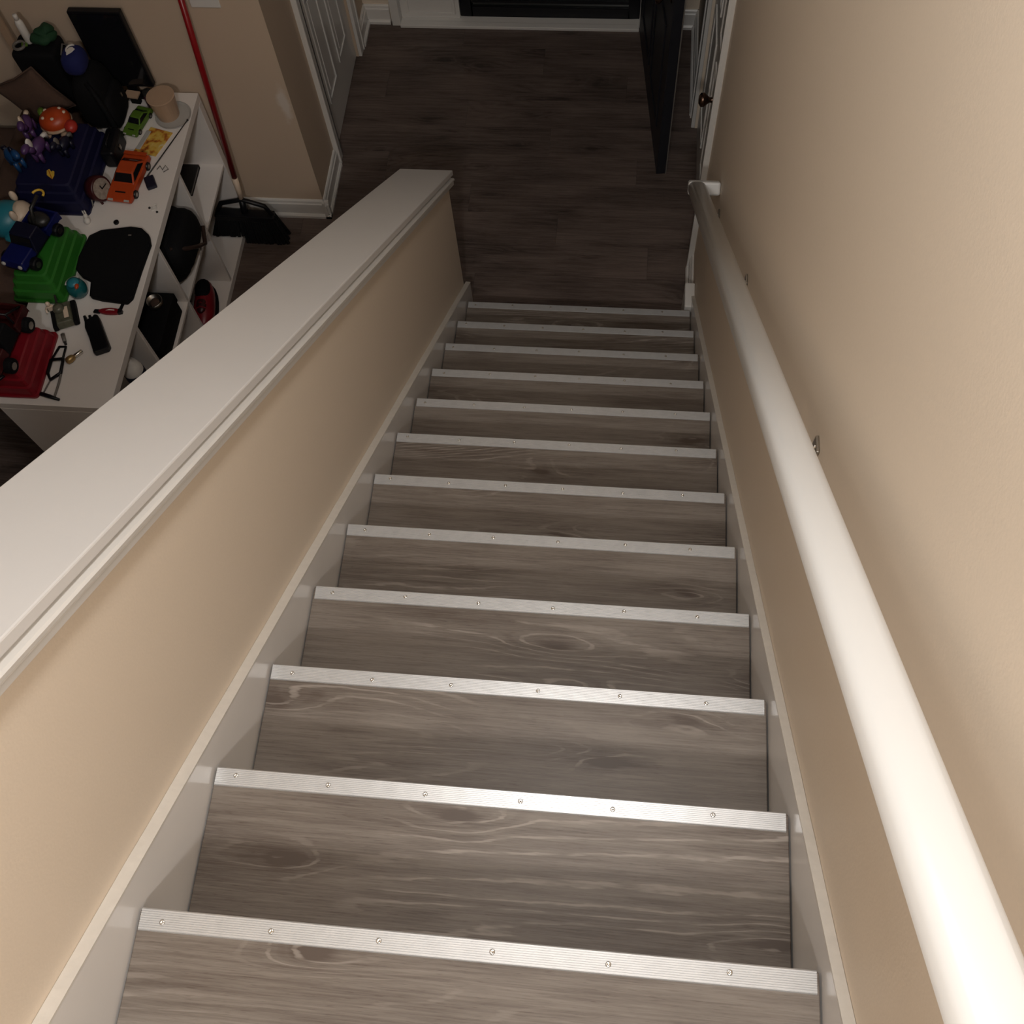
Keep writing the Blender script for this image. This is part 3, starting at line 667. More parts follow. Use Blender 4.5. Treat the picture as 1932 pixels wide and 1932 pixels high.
# ---------------- teal and white plush beyond the green bin
pb = thing('plush_toy', 'teal and cream plush toy left of the green bin', 'plush toy', (-1.690, 2.440, FZ+0.768), 0.3)
link('body', MB().blob((-0.03, 0, 0.065), (0.085, 0.075, 0.068), 18, 12).mesh('body', smooth=True), M['teal'], pb)
link('belly', MB().blob((0.035, -0.005, 0.066), (0.045, 0.062, 0.060), 16, 10).mesh('belly', smooth=True), M['cream'], pb)
for yy in (-0.045, 0.055): link('ear', MB().blob((0.02, yy, 0.118), (0.014, 0.012, 0.026), 10, 8).mesh('ear', smooth=True), M['cream'], pb)
link('fin', MB().blob((-0.02, -0.075, 0.05), (0.030, 0.028, 0.014), 10, 8).mesh('fin', smooth=True), M['teal'], pb)

# ---------------- toys on the blue bin
BT = SH+0.1255
ot = thing('toy_turtle', 'orange spotted toy turtle with a red head on the blue bin', 'toy animal', (-1.590, 2.838, BT), math.radians(20))
link('shell', MB().blob((0, 0, 0.040), (0.062, 0.056, 0.040), 18, 12).mesh('shell', smooth=True), M['orange'], ot)
link('rim', MB().lathe([(0.050, 0.020), (0.062, 0.024), (0.064, 0.030), (0.056, 0.034)], 20).mesh('rim', smooth=True), M['tan'], ot)
link('head', MB().blob((0.055, -0.045, 0.032), (0.026, 0.030, 0.022), 12, 8).mesh('head', smooth=True), M['coral'], ot)
link('tail', MB().blob((-0.050, 0.058, 0.040), (0.015, 0.022, 0.016), 10, 8).mesh('tail', smooth=True), M['lime'], ot)
for i, (sx, sy) in enumerate(((0.03, 0.02), (-0.025, 0.03), (0.0, -0.03), (-0.035, -0.012), (0.045, 0.0))):
    zz = 0.040+0.040*math.sqrt(max(0, 1-(sx/0.062)**2-(sy/0.056)**2))
    link('spot', MB().blob((sx, sy, zz-0.001), (0.008, 0.008, 0.004), 8, 6).mesh('spot', smooth=True), M['cream'], ot)
for sx, sy in ((0.04, 0.04), (-0.045, 0.03), (0.02, -0.055), (-0.045, -0.04)):
    link('foot', MB().blob((sx, sy, 0.010), (0.016, 0.016, 0.010), 8, 6).mesh('foot', smooth=True), M['tan'], ot)
def pony(label, x, y, rz, m1, m2, sc=1.22):
    o = thing('toy_horse', label, 'toy animal', (x, y, BT), rz, 'small toy horses on the blue bin')
    q = lambda *a: tuple(v*sc for v in a)
    link('body', MB().blob(q(0, 0, 0.045), q(0.020, 0.036, 0.021), 12, 8).mesh('body', smooth=True), m1, o)
    link('neck', MB().tube([q(0, -0.026, 0.050), q(0, -0.040, 0.075)], [0.012*sc, 0.010*sc], 8).mesh('neck', smooth=True), m1, o)
    link('head', MB().blob(q(0, -0.050, 0.083), q(0.012, 0.020, 0.013), 10, 8).mesh('head', smooth=True), m1, o)
    link('mane', MB().blob(q(0, -0.027, 0.078), q(0.007, 0.014, 0.022), 10, 8).mesh('mane', smooth=True), m2, o)
    link('tail', MB().tube([q(0, 0.034, 0.05), q(0, 0.050, 0.045), q(0, 0.056, 0.022)], [0.006*sc, 0.009*sc, 0.004*sc], 8).mesh('tail', smooth=True), m2, o)
    for sx in (-0.011, 0.011):
        for sy in (-0.023, 0.023): link('leg', MB().tube([q(sx, sy, 0.036), q(sx, sy, 0.0)], [0.008*sc, 0.007*sc], 8).mesh('leg', smooth=True), m1, o)
    return o
pony('purple toy horse with pale mane at the left of the blue bin', -1.690, 2.800, 0.3, M['purple'], M['cream'])
pony('purple toy horse with white forehead beside the orange turtle', -1.612, 2.690, -0.15, M['purple'], M['white'])
pony('bright blue toy horse in front of the purple horses', -1.700, 2.640, 0.9, M['skyblue'], M['navy'])
pony('dark blue toy horse with grey mane at the blue bin edge', -1.520, 2.715, -0.2, M['navy'], M['grey'], 1.0)
lf = thing('toy_leaf', 'small orange leaf lying on the dark blue bin', 'leaf', (-1.560, 2.600, BT), 0.5)
lp = [(0, -0.028), (0.012, -0.012), (0.017, 0.006), (0.010, 0.012), (0.006, 0.008), (0.002, 0.026), (-0.010, 0.022), (-0.014, 0.0)]
link('blade', MB().prism(lp, 0.001, 0.006, 'z').mesh('blade', bevel=0.0015), M['yellow'], lf)
link('vein', MB().tube([(0, -0.03, 0.006), (-0.002, 0.018, 0.0065)], 0.0012, 6).mesh('vein'), M['orange'], lf)

# ---------------- black things at the far end of the shelf
bp_ = thing('backpack', 'black backpack slumped on the far end of the shelf', 'bag', (-1.487, 3.020, SH), 0.02)
def squash(q): return Vector((q.x*(1-0.25*max(0, q.z)/0.14), q.y*(1-0.15*max(0, q.z)/0.14), q.z))
def superq(rx, ry, rz_, e=0.55):
    def f(q):
        g = lambda v, r: math.copysign((abs(v)/r)**e*r, v) if r else 0
        return squash(Vector((g(q.x, rx), g(q.y, ry), g(q.z, rz_))))
    return f
link('body', MB().blob((0, 0, 0.125), (0.066, 0.098, 0.125), 20, 14, superq(0.066, 0.098, 0.125)).mesh('body', smooth=True), M['black'], bp_)
link('pocket', MB().blob((0.054, -0.005, 0.08), (0.034, 0.088, 0.075), 16, 12, superq(0.034, 0.088, 0.075)).mesh('pocket', smooth=True), M['black'], bp_)
link('strap', MB().tube([(0.02, -0.06, 0.235), (0.06, -0.10, 0.19), (0.075, -0.112, 0.08), (0.074, -0.112, 0.014), (0.085, -0.095, 0.011)], 0.010, 8).mesh('strap', smooth=True), M['black'], bp_)
link('zip_pull', MB().box(0.083, 0.090, 0.02, 0.028, 0.09, 0.108).mesh('zip_pull', bevel=0.001), M['nickel'], bp_)
bc = thing('camera_case', 'black hard case between the blue bin and orange car', 'case', (-1.400, 2.815, SH), 0.05)
link('shell', MB().box(-0.030, 0.030, -0.065, 0.075, 0, 0.085).mesh('shell', bevel=0.014, seg=3), M['blackp'], bc)
link('handle', MB().tube([(0.0, -0.035, 0.084), (0, -0.03, 0.10), (0, 0.03, 0.10), (0, 0.035, 0.084)], 0.004, 8).mesh('handle', smooth=True), M['blackp'], bc)
link('clasp', MB().box(0.030, 0.034, -0.008, 0.008, 0.04, 0.06).mesh('clasp', bevel=0.001), M['nickel'], bc)
mo = thing('flat_monitor', 'black flat panel monitor standing against the beige wall', 'monitor', (-1.405, 3.145, SH), 0.0)
link('housing', MB().box(-0.105, 0.105, -0.012, 0.016, 0.055, 0.415).mesh('housing', bevel=0.004), M['blackp'], mo)
link('screen', MB().box(-0.097, 0.097, -0.0135, -0.0118, 0.066, 0.405).mesh('screen'), M['lens'], mo)
link('foot', MB().box(-0.06, 0.06, -0.025, 0.018, 0.0, 0.010).box(-0.02, 0.02, 0.0, 0.012, 0.008, 0.06).mesh('foot', bevel=0.003), M['blackp'], mo)
mu = thing('plum_jar', 'small plum coloured jar with a dark lid behind the tan cup', 'jar', (-1.318, 3.095, SH))
link('glass', MB().lathe([(0.018, 0), (0.022, 0.004), (0.022, 0.045), (0.016, 0.055)], 16).mesh('glass', smooth=True), M['plum'], mu)
link('lid', MB().lathe([(0.018, 0.054), (0.019, 0.058), (0.019, 0.070), (0.016, 0.073)], 16).mesh('lid', smooth=True), M['dgrey'], mu)
nt_ = thing('note_card', 'small cream paper card below the black monitor', 'card', (-1.387, 3.105, SH), -0.1)
link('sheet', MB().prism([(-0.030, -0.018), (0.028, -0.020), (0.030, 0.014), (-0.028, 0.016)], 0.045, 0.052, 'z', Matrix.Rotation(0.1, 4, 'X')).mesh('sheet'), M['tan'], nt_)
link('stand', MB().box(-0.020, 0.020, -0.010, 0.010, 0.0, 0.046).mesh('stand', bevel=0.002), M['black'], nt_)
# tote behind the shelf with cloths
to = thing('tote_bag', 'tall black tote bag holding cloths behind the shelf corner', 'bag', (-1.755, 3.010, FZ+0.80), 0.0)
to.location = (-1.680, 3.095, FZ+0.768)
link('bag_body', MB().frustum((-0.085, 0.085, -0.058, 0.058), (-0.09, 0.09, -0.062, 0.062), 0.0, 0.30).mesh('bag_body', bevel=0.02, seg=3, smooth=True), M['black'], to)
link('handle', MB().tube([(-0.05, 0.055, 0.295), (-0.045, 0.070, 0.22), (0.0, 0.072, 0.18), (0.05, 0.055, 0.295)], 0.008, 8).mesh('handle', smooth=True), M['black'], to)
TZ = FZ+0.768+0.302
bb = thing('drawstring_pouch', 'blue pouch with a white print on top of the black backpack', 'pouch', (-1.498, 3.015, SH+0.2515), 0.0)
link('pouch_body', MB().blob((0, 0, 0.045), (0.045, 0.055, 0.046), 16, 12, superq(0.045, 0.055, 0.046, 0.7)).mesh('pouch_body', smooth=True), plain('blue_cloth', (0.004, 0.008, 0.085), rough=0.85), bb)
pr_ = MB().prism([(-0.004, -0.026), (0.012, -0.010), (0.020, 0.006), (0.010, 0.014), (-0.002, 0.012), (-0.010, -0.004)], 0.0905, 0.0945, 'z')
pr_.tube([(0.006+0.020*math.cos(t), 0.006+0.022*math.sin(t), 0.0915) for t in [math.radians(a) for a in range(75, 216, 20)]], 0.0035, 6)
link('print', pr_.mesh('print'), M['white'], bb, label='white print')
link('drawstring', MB().tube([(-0.02, 0.035, 0.085), (-0.05, 0.05, 0.075), (-0.065, 0.03, 0.04)], 0.003, 6).mesh('drawstring'), M['grey'], bb)
gc = thing('green_cloth', 'folded dark green cloth on the black tote', 'cloth', (-1.632, 3.100, TZ+0.004), 0.2)
def crumple(q): return Vector((q.x+0.006*math.sin(q.y*90), q.y, q.z+0.005*math.sin(q.x*120+q.y*70)))
link('fold', MB().blob((0, 0, 0.024), (0.050, 0.040, 0.024), 16, 10, crumple).mesh('fold', smooth=True), M['gfab'], gc)
link('fold', MB().blob((0.01, 0.01, 0.045), (0.035, 0.030, 0.018), 16, 10, crumple).mesh('fold', smooth=True), M['gfab'], gc)
wb = thing('lotion_bottle', 'slim white bottle upright beside the green cloth', 'bottle', (-1.700, 3.100, TZ), 0)
link('bottle_body', MB().lathe([(0.013, 0), (0.016, 0.004), (0.016, 0.09), (0.010, 0.105)], 14).mesh('bottle_body', smooth=True), M['white'], wb)
link('bottle_cap', MB().lathe([(0.009, 0.104), (0.009, 0.125), (0.007, 0.128)], 12).mesh('bottle_cap', smooth=True), M['white'], wb)
ln_ = thing('toy_buckle', 'pale green plastic buckle lying on the black tote', 'buckle', (-1.735, 3.075, TZ), 0.3)
link('ring', MB().tube([(0.022*math.cos(2*math.pi*i/16), 0.022*math.sin(2*math.pi*i/16), 0.006) for i in range(17)], 0.006, 8).mesh('ring', smooth=True), M['grey'], ln_)
link('tab', MB().box(0.010, 0.034, -0.012, 0.016, 0.002, 0.010).mesh('tab', bevel=0.003), M['lime'], ln_)
ws = thing('wooden_slat', 'pale wooden slat standing beside the tote', 'slat', (-1.800, 3.130, FZ), 0.0)
link('board', MB().box(-0.016, 0.016, -0.006, 0.006, 0, 1.28).mesh('board', bevel=0.002), M['tan'], ws)
link('tip', MB().box(-0.016, 0.016, -0.006, 0.006, 1.2805, 1.31).mesh('tip', bevel=0.002), M['maroon'], ws)

# ---------------- small things on the shelf
cu = thing('paper_cup', 'plain tan cup at the far end of the white shelf', 'cup', (-1.236, 3.040, SH))
link('cup_wall', MB().lathe([(0.042, 0), (0.044, 0.002), (0.056, 0.098), (0.058, 0.102), (0.055, 0.103)], 28).mesh('cup_wall', smooth=False), M['tan'], cu)
link('cup_lid', MB().lathe([(0.0545, 0.1032), (0.054, 0.1045), (0.002, 0.1048)], 28).mesh('cup_lid'), M['tan'], cu)
ds = thing('clear_dish', 'shallow clear dish under the tan cup', 'dish', (-1.215, 3.035, SH-0.0))
link('dish_rim', MB().lathe([(0.062, 0.0), (0.072, 0.0005), (0.075, 0.007), (0.073, 0.007), (0.070, 0.0025), (0.063, 0.002)], 28).mesh('dish_rim', smooth=True), M['clear'], ds)
# yellow printed pack
def printed():
    m, nt, b = new_mat('yellow_print'); L = nt.links.new
    tc = N(nt, 'ShaderNodeTexCoord'); no = N(nt, 'ShaderNodeTexNoise'); no.inputs['Scale'].default_value = 34; no.inputs['Detail'].default_value = 3
    L(tc.outputs['Object'], no.inputs['Vector'])
    cr = N(nt, 'ShaderNodeValToRGB'); e = cr.color_ramp.elements
    e[0].position = 0.30; e[0].color = (0.08, 0.03, 0.01, 1); e[1].position = 0.42; e[1].color = (0.50, 0.16, 0.03, 1)
    x = e.new(0.50); x.color = (0.66, 0.42, 0.07, 1); x = e.new(0.66); x.color = (0.72, 0.52, 0.14, 1); x = e.new(0.72); x.color = (0.72, 0.62, 0.40, 1)
    L(no.outputs['Fac'], cr.inputs['Fac']); L(cr.outputs['Color'], b.inputs['Base Color']); b.inputs['Roughness'].default_value = 0.3
    return m
M['print'] = printed()
yp = thing('printed_pack', 'yellow printed toy packet lying beside the thin antenna', 'packet', (-1.268, 2.893, SH), -0.25)
link('pack_card', MB().prism([(-0.055, -0.068), (0.045, -0.066), (0.056, 0.066), (-0.046, 0.068)], 0.0, 0.004, 'z').mesh('pack_card', bevel=0.001), M['print'], yp)
link('blister', MB().box(-0.050, -0.030, -0.055, 0.045, 0.004, 0.009).mesh('blister', bevel=0.003), M['clear'], yp)
# remote with antenna
rc = thing('antenna_remote', 'small black remote with a long thin antenna', 'remote', (-1.226, 2.678, SH), math.radians(28))
link('case', MB().box(-0.020, 0.020, -0.030, 0.030, 0, 0.018).mesh('case', bevel=0.004), M['navy'], rc)
ir = Matrix.Rotation(-math.radians(28), 4, 'Z')
link('antenna', MB().tube([ir @ Vector((-0.020, 0.026, 0.012)), ir @ Vector((0.079, 0.328, 0.010))], [0.0028, 0.0018], 8).mesh('antenna', smooth=True), M['dgrey'], rc)
link('antenna_tip', MB().blob(ir @ Vector((0.079, 0.328, 0.010)), (0.0045, 0.0045, 0.0045), 8, 6).mesh('antenna_tip', smooth=True), M['dgrey'], rc)
wi = thing('wire_clip', 'bent clear wire clip on the shelf by the antenna', 'clip', (-1.197, 2.755, SH), 0.2)
link('wire', MB().tube([(-0.022, 0.0, 0.003), (-0.010, 0.016, 0.004), (0.002, -0.010, 0.008), (0.012, 0.014, 0.005), (0.024, -0.006, 0.003), (0.004, -0.018, 0.003)], 0.002, 6).mesh('wire', smooth=True), M['grey'], wi)
kb = thing('cabinet_hook', 'tiny white plastic hook with dark ends near the shelf edge', 'hook', (-1.185, 2.555, SH), 0.3)
link('base', MB().box(-0.012, 0.012, -0.010, 0.010, 0, 0.006).mesh('base', bevel=0.002), M['white'], kb)
link('prong', MB().tube([(0, 0, 0.006), (0.006, 0.010, 0.012), (0.014, 0.014, 0.008)], 0.003, 6).mesh('prong'), M['white'], kb)
for q in ((-0.018, 0.010), (0.010, -0.018)): link('screw_head', MB().lathe([(0.005, 0), (0.0045, 0.003), (0.001, 0.004)], 10, Matrix.Translation((q[0], q[1], 0))).mesh('screw_head'), M['dgrey'], kb)
cp = thing('bottle_cap', 'small round black cap between the pouch and the orange car', 'cap', (-1.320, 2.482, SH))
link('rim', MB().lathe([(0.008, 0), (0.0105, 0.0), (0.0105, 0.006), (0.008, 0.007)], 16).mesh('rim', smooth=True), M['blackp'], cp)
link('top', MB().lathe([(0.008, 0.0045), (0.0075, 0.0055), (0.001, 0.0055)], 14).mesh('top'), M['dgrey'], cp)
po = thing('laptop_sleeve', 'flat black rounded pouch lying on the white shelf', 'pouch', (-1.28, 2.27, SH))
pts = [(-1.400, 2.400), (-1.36, 2.428), (-1.245, 2.450), (-1.200, 2.445), (-1.165, 2.415), (-1.150, 2.375), (-1.158, 2.25), (-1.162, 2.125), (-1.178, 2.100), (-1.28, 2.110), (-1.325, 2.120), (-1.338, 2.19), (-1.380, 2.21), (-1.412, 2.24), (-1.416, 2.30)]
link('sleeve', MB().prism([(a+1.28, b-2.27) for a, b in pts], 0.0, 0.022, 'z').mesh('sleeve', bevel=0.007, seg=3), M['black'], po)
zp = [(a*0.985+1.28*0.985, (b-2.27)*0.985) for a, b in pts]
link('zip', MB().tube([(x_, y_, 0.0215) for x_, y_ in zp+[zp[0]]], 0.0018, 6).mesh('zip'), M['blackp'], po)
link('logo_tag', MB().box(0.035, 0.047, 0.135, 0.140, 0.0222, 0.0235).mesh('logo_tag'), M['grey'], po)
link('strap', MB().prism([(0.075, -0.165), (0.086, -0.165), (0.082, -0.195), (0.070, -0.195)], 0.001, 0.005, 'z').mesh('strap'), M['black'], po)
gr = thing('hand_tool', 'black hand tool with a notched end lying beside the red knife', 'tool', (-1.262, 1.970, SH), math.radians(28))
link('grip', MB().prism([(-0.030, -0.095), (0.022, -0.098), (0.032, -0.085), (0.026, 0.05), (0.022, 0.070), (-0.028, 0.060), (-0.034, 0.03), (-0.030, -0.02)], 0.0, 0.028, 'z').mesh('grip', bevel=0.006, seg=3), M['blackp'], gr)
for i in range(3): link('tooth', MB().box(-0.030+0.018*i, -0.020+0.018*i, 0.060, 0.088-0.006*i, 0.004, 0.020).mesh('tooth', bevel=0.002), M['blackp'], gr)
kf = thing('pocket_knife', 'red and black pocket knife beside the flat black pouch', 'knife', (-1.236, 2.066, SH), 0.02)
def pod(a, b, n=16): return [(a*math.cos(2*math.pi*i/n), b*math.sin(2*math.pi*i/n)) for i in range(n)]
link('scale', MB().prism(pod(0.046, 0.013), 0.0, 0.014, 'z').mesh('scale', bevel=0.003), M['red'], kf)
link('inlay', MB().prism([(-0.016, 0.0), (-0.004, 0.005), (0.016, 0.004), (0.018, 0.0), (0.0, 0.001)], 0.0142, 0.0155, 'z').mesh('inlay'), M['white'], kf)
link('bolster', MB().prism([(0.030, -0.010), (0.046, -0.006), (0.046, 0.006), (0.030, 0.010)], 0.0, 0.0150, 'z').mesh('bolster', bevel=0.001), M['blackp'], kf)
link('blade_tang', MB().prism([(-0.066, -0.006), (-0.040, -0.008), (-0.040, 0.008), (-0.062, 0.008)], 0.002, 0.010, 'z').mesh('blade_tang', bevel=0.001), M['blackp'], kf)
ft = thing('brass_fitting', 'brass fitting with a shiny silver tube on the shelf', 'fitting', (-1.318, 1.862, SH), math.atan2(0.05, 0.046))
Mx = Matrix.Translation((0, 0, 0.014)) @ Matrix.Rotation(math.pi/2, 4, 'Y')
link('knob', MB().lathe([(0.004, -0.036), (0.012, -0.032), (0.014, -0.020), (0.012, -0.006), (0.006, 0.0)], 14, Mx).mesh('knob', smooth=True), M['brass'], ft)
link('tube', MB().lathe([(0.006, 0.0), (0.0075, 0.002), (0.0075, 0.032), (0.005, 0.034)], 14, Mx).mesh('tube', smooth=True), M['steel'], ft)
sf = thing('folded_eyeglasses', 'black framed folded eyeglasses with grey temples near the red bin', 'eyeglasses', (-1.375, 1.800, SH), 0.0)
def W2(x, y, z): return (x+1.375, y-1.800, z)
link('rim', MB().tube([W2(-1.392, 1.905, 0.004), W2(-1.366, 1.905, 0.006), W2(-1.358, 1.850, 0.016), W2(-1.398, 1.845, 0.016), W2(-1.392, 1.905, 0.004)], 0.0045, 8).mesh('rim', smooth=True), M['blackp'], sf)
link('rim', MB().tube([W2(-1.400, 1.842, 0.016), W2(-1.356, 1.846, 0.016), W2(-1.352, 1.790, 0.012), W2(-1.385, 1.762, 0.008), W2(-1.402, 1.790, 0.010), W2(-1.400, 1.842, 0.016)], 0.0065, 8).mesh('rim', smooth=True), M['blackp'], sf)
link('temple', MB().tube([W2(-1.384, 1.764, 0.008), W2(-1.398, 1.705, 0.005)], 0.0028, 8).mesh('temple'), M['grey'], sf)
link('temple', MB().tube([W2(-1.352, 1.80, 0.010), W2(-1.350, 1.75, 0.007), W2(-1.352, 1.695, 0.005)], 0.0045, 8).mesh('temple'), M['grey'], sf)
link('temple_tip', MB().tube([W2(-1.404, 1.703, 0.008), W2(-1.370, 1.694, 0.008), W2(-1.330, 1.683, 0.007)], [0.008, 0.008, 0.005], 8).mesh('temple_tip', smooth=True), M['blackp'], sf)
gp = thing('grey_peg', 'short grey plastic peg above the eyeglasses', 'peg', (-1.377, 1.935, SH), 0.2)
link('shaft', MB().tube([(-0.010, 0.024, 0.008), (0.0, -0.010, 0.008)], [0.008, 0.007], 10).mesh('shaft', smooth=True), M['grey'], gp)
link('collar', MB().tube([(0.0, -0.010, 0.008), (0.004, -0.022, 0.006)], [0.005, 0.005], 8).mesh('collar'), M['dgrey'], gp)
fk = thing('toy_fishbowl', 'small teal toy fishbowl with an orange fish by the green bin', 'toy', (-1.378, 2.148, SH), 0.2)
link('bowl', MB().lathe([(0.020, 0), (0.028, 0.006), (0.031, 0.026), (0.026, 0.046), (0.018, 0.052)], 18).mesh('bowl', smooth=True), M['aqua'], fk)
link('lid', MB().lathe([(0.019, 0.0515), (0.020, 0.056), (0.010, 0.062), (0.002, 0.063)], 16).mesh('lid', smooth=True), M['teal'], fk)
link('fish', MB().blob((0.012, -0.014, 0.053), (0.007, 0.012, 0.006), 10, 7).mesh('fish', smooth=True), M['orange'], fk)
link('highlight_ring', MB().tube([(0.027*math.cos(math.radians(t)), 0.027*math.sin(math.radians(t)), 0.046) for t in range(60, 200, 20)], 0.003, 6).mesh('highlight_ring', smooth=True), M['clear'], fk)
fk.scale = (1.2, 1.2, 1.2)
wf = thing('white_figurine', 'tiny white rabbit-like figurine beside the dark red clock', 'figurine', (-1.432, 2.476, SH), 0.3)
link('body', MB().blob((0, 0, 0.014), (0.013, 0.015, 0.014), 10, 8).mesh('body', smooth=True), M['white'], wf)
link('head', MB().blob((0, 0.012, 0.028), (0.009, 0.010, 0.009), 10, 8).mesh('head', smooth=True), M['white'], wf)
for s_ in (-1, 1): link('ear', MB().blob((s_*0.004, 0.020, 0.040), (0.003, 0.004, 0.011), 8, 6).mesh('ear', smooth=True), M['white'], wf)
ck = thing('alarm_clock', 'dark red round alarm clock with a pale dial on the shelf', 'clock', (-1.402, 2.605, SH), 0.0)
Mc = Matrix.Translation((0, 0, 0.050)) @ Matrix.Rotation(math.radians(-18), 4, 'Z') @ Matrix.Rotation(math.radians(72), 4, 'Y')
link('case', MB().lathe([(0.030, -0.034), (0.046, -0.030), (0.050, -0.010), (0.050, 0.014), (0.045, 0.020), (0.040, 0.018)], 26, Mc).mesh('case', smooth=True), M['maroon'], ck)
link('dial', MB().lathe([(0.041, 0.0165), (0.0405, 0.0185), (0.001, 0.0188)], 26, Mc).mesh('dial'), plain('mottled_dial', (0.30, 0.26, 0.22), var=0.7, scale=70), ck)
link('clock_hand', MB().box(-0.002, 0.002, -0.002, 0.028, 0.0192, 0.0205, Mc).box(-0.016, 0.002, -0.002, 0.002, 0.0192, 0.0205, Mc).mesh('clock_hand'), M['black'], ck)
for s_ in (-1, 1): link('foot', MB().tube([(-0.004, s_*0.028, 0.018), (0.004, s_*0.034, 0.0)], 0.005, 8).mesh('foot'), M['maroon'], ck)
cr_ = thing('crayon', 'pale crayon standing between blue bin and clock', 'crayon', (-1.432, 2.570, SH), 0.0)
link('stick', MB().tube([(0, -0.015, 0.004), (-0.006, 0.030, 0.060)], 0.003, 8).mesh('stick'), M['grey'], cr_)
link('tip', MB().tube([(-0.006, 0.030, 0.060), (-0.007, 0.036, 0.0675)], [0.003, 0.0008], 8).mesh('tip'), M['white'], cr_)

# ---------------- things in the cubbies
M1 = FZ+0.393; M0 = FZ+TB
bg = thing('shoulder_bag', 'black leather shoulder bag filling an upper cubby', 'bag', (-1.275, 2.585, M1), 0.0)
link('bag_body', MB().blob((0.0, 0, 0.130), (0.145, 0.155, 0.130), 20, 14, superq(0.145, 0.155, 0.130)).mesh('bag_body', smooth=True), M['black'], bg)
link('flap', MB().blob((0.095, 0.0, 0.150), (0.075, 0.140, 0.085), 18, 12, superq(0.075, 0.140, 0.085)).mesh('flap', smooth=True), M['black'], bg)
link('strap', MB().tube([(0.11, -0.10, 0.22), (0.165, -0.07, 0.19), (0.178, 0.0, 0.12), (0.170, 0.06, 0.06), (0.16, 0.12, 0.10)], 0.009, 8).mesh('strap', smooth=True), plain('dark_leather', (0.03, 0.016, 0.012), rough=0.4), bg)
link('buckle', MB().box(0.172, 0.180, -0.006, 0.010, 0.095, 0.125).mesh('buckle', bevel=0.002), M['nickel'], bg)
rs = thing('sneaker', 'red and black sneaker in a lower cubby under the black bag', 'shoe', (-1.215, 2.585, M0+0.001), math.radians(8))
def shoe(q): return Vector((q.x*(1.0 if q.y < 0 else 0.92), q.y, q.z if q.z < 0 or q.y > 0 else q.z*(1-0.35*(-q.y/0.13))))
link('sole', MB().prism([(x_*0.95, y_) for x_, y_ in pod(0.052, 0.138, 20)], 0, 0.022, 'z').mesh('sole', bevel=0.004), M['black'], rs)
link('upper', MB().blob((0, 0, 0.055), (0.050, 0.132, 0.055), 18, 12, shoe).mesh('upper', smooth=True), M['red'], rs)
link('collar', MB().blob((0, 0.055, 0.098), (0.036, 0.055, 0.022), 14, 8).mesh('collar', smooth=True), M['black'], rs)
link('tongue', MB().blob((0, -0.020, 0.092), (0.026, 0.055, 0.018), 14, 8).mesh('tongue', smooth=True), M['maroon'], rs)
link('toe_cap', MB().blob((0, -0.098, 0.036), (0.044, 0.040, 0.034), 14, 8).mesh('toe_cap', smooth=True), M['black'], rs)
for i in range(3): link('lace', MB().tube([(-0.026, -0.05+0.022*i, 0.096), (0, -0.048+0.022*i, 0.110), (0.026, -0.05+0.022*i, 0.096)], 0.0035, 6).mesh('lace'), M['red'], rs)
rs2 = thing('sneaker', 'dark red sneaker deeper in the cubby behind the brighter one', 'shoe', (-1.345, 2.570, M0+0.001), math.radians(-4))
link('sole', MB().prism([(x_*0.9, y_*0.9) for x_, y_ in pod(0.044, 0.135, 20)], 0, 0.020, 'z').mesh('sole', bevel=0.004), M['black'], rs2)
link('upper', MB().blob((0, 0, 0.050), (0.040, 0.118, 0.050), 18, 12, shoe).mesh('upper', smooth=True), M['maroon'], rs2)
link('collar', MB().blob((0, 0.050, 0.090), (0.028, 0.048, 0.018), 14, 8).mesh('collar', smooth=True), M['black'], rs2)
bd = thing('ring_binder', 'black ring binder standing in the upper cubby next to the bag', 'binder', (-1.262, 2.210, M1), 0.0)
link('cover', MB().box(-0.13, 0.105, -0.150, 0.130, 0.0, 0.006).box(-0.13, 0.105, -0.150, 0.130, 0.060, 0.066).box(0.100, 0.106, -0.150, 0.130, 0.006, 0.060).mesh('cover', bevel=0.002), M['black'], bd)
link('pages', MB().box(-0.12, 0.085, -0.140, 0.120, 0.008, 0.050).mesh('pages'), M['dgrey'], bd)
link('cover', MB().box(-0.12, 0.108, -0.135, 0.140, 0.0665, 0.115).mesh('cover', bevel=0.004), M['black'], bd)
mt_ = thing('metal_tin', 'small open metal tin on top of the black binder', 'tin', (-1.215, 2.290, M1+0.1155), 0.3)
link('tin_wall', MB().lathe([(0.030, 0), (0.033, 0.002), (0.033, 0.028), (0.030, 0.028), (0.029, 0.006), (0.001, 0.005)], 18).mesh('tin_wall', smooth=True), M['nickel'], mt_)
link('stain', MB().blob((0.0, 0, 0.012), (0.020, 0.022, 0.012), 12, 8).mesh('stain', smooth=True), M['brown'], mt_, label='rust brown contents')
sb_ = thing('spray_bottle', 'white bottle with a navy band in the nearest upper cubby', 'bottle', (-1.186, 1.925, M1), 0.0)
link('bottle_body', MB().lathe([(0.034, 0), (0.040, 0.006), (0.040, 0.215), (0.030, 0.250), (0.016, 0.262), (0.016, 0.285)], 20).mesh('bottle_body', smooth=True), M['white'], sb_)
link('band', MB().lathe([(0.0405, 0.09), (0.0412, 0.092), (0.0412, 0.205), (0.0405, 0.207)], 20).mesh('band', smooth=True), M['navy'], sb_, label='navy band')
link('bottle_cap', MB().lathe([(0.017, 0.278), (0.018, 0.28), (0.018, 0.312), (0.014, 0.316)], 16).mesh('bottle_cap', smooth=True), M['white'], sb_)
gb = thing('flat_book', 'dark grey flat book lying in the far upper cubby', 'book', (-1.345, 3.020, M1), 0.0)
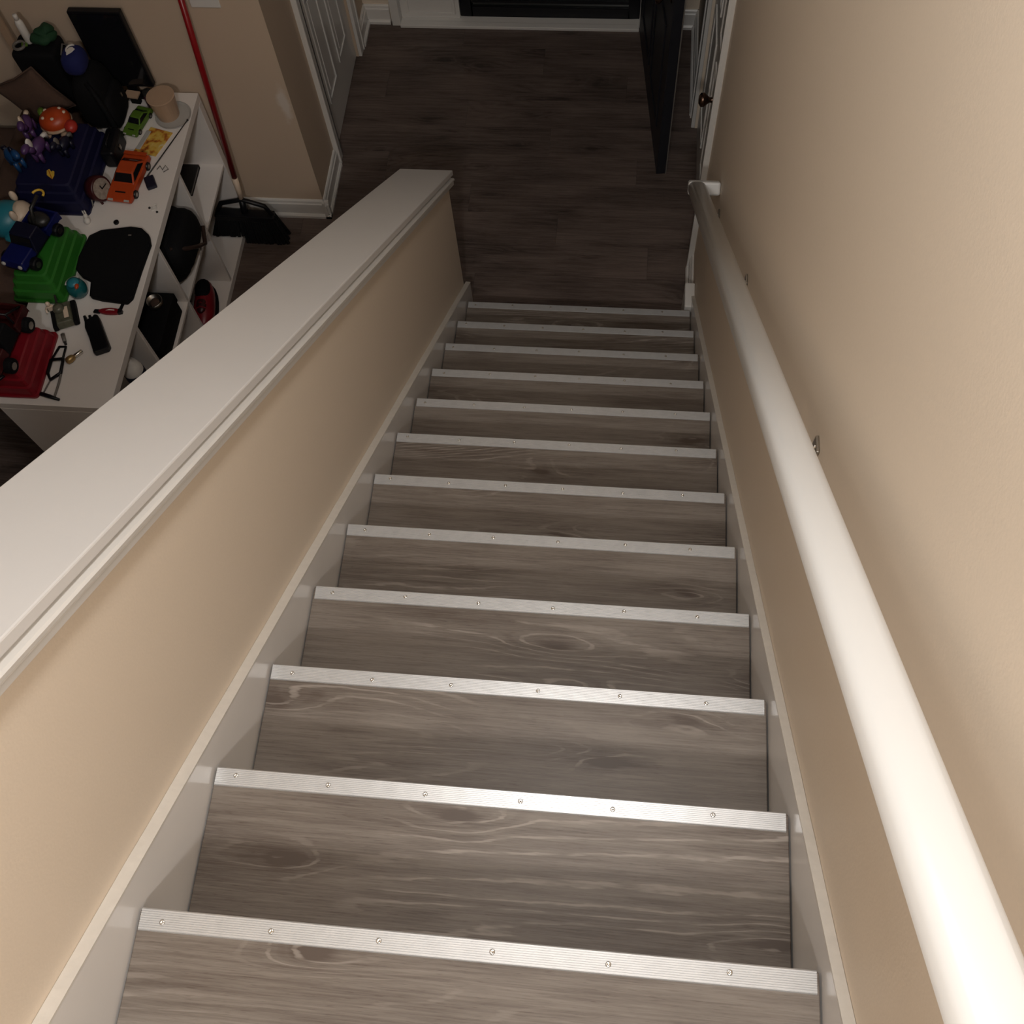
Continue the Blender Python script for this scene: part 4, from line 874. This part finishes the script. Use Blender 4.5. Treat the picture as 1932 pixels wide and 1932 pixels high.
link('cover', MB().box(-0.10, 0.10, -0.075, 0.085, 0, 0.003).box(-0.10, 0.10, -0.075, 0.085, 0.019, 0.022).box(-0.10, 0.10, 0.082, 0.085, 0.003, 0.019).mesh('cover', bevel=0.001), M['dgrey'], gb)
link('pages', MB().box(-0.096, 0.096, -0.071, 0.081, 0.0035, 0.0185).mesh('pages'), M['grey'], gb)

# ---------------- broom leaning against the wall
br = thing('broom', 'red handled broom with a black head leaning on the beige wall', 'broom', (-1.095, 3.07, FZ))
def B(x, y, h): return (x+1.095, y-3.07, h)
link('handle', MB().tube([B(-1.105, 3.105, 0.335), B(-1.040, 3.165, 1.35)], 0.0125, 12).mesh('handle', smooth=True), M['redh'], br)
link('handle_socket', MB().tube([B(-1.112, 3.097, 0.195), B(-1.105, 3.105, 0.338)], [0.012, 0.0135], 12).mesh('handle_socket', smooth=True), M['cream'], br, label='worn cream and red socket')
link('bridge', MB().tube([B(-1.245, 3.080, 0.135), B(-1.215, 3.086, 0.185), B(-1.110, 3.094, 0.205), B(-1.010, 3.086, 0.175), B(-0.985, 3.080, 0.125)], 0.011, 10).mesh('bridge', smooth=True), M['blackp'], br)
link('socket_spine', MB().tube([B(-1.112, 3.096, 0.20), B(-1.116, 3.084, 0.12)], [0.014, 0.018], 10).mesh('socket_spine', smooth=True), M['blackp'], br)
link('head_block', MB().prism([(-1.255+1.095, 0.105), (-0.975+1.095, 0.095), (-0.975+1.095, 0.130), (-1.255+1.095, 0.140)], -0.020, 0.032, 'y').mesh('head_block', bevel=0.006, seg=2), M['blackp'], br)
for i in range(26):
    for j in range(3):
        t = i/25; xa = -1.248+0.266*t; xb = -1.272+0.345*t
        ya = 3.070+0.016*j-0.006
        yb = ya-0.042-0.012*(1-j)+random.uniform(-0.004, 0.004)
        link('bristle_tuft', MB().tube([B(xa, ya, 0.118), B(xb+random.uniform(-0.003, 0.003), yb, 0.047 if xb < -1.122 else 0.004)], [0.0066, 0.0088], 6).mesh('bristle_tuft'), M['black'], br)
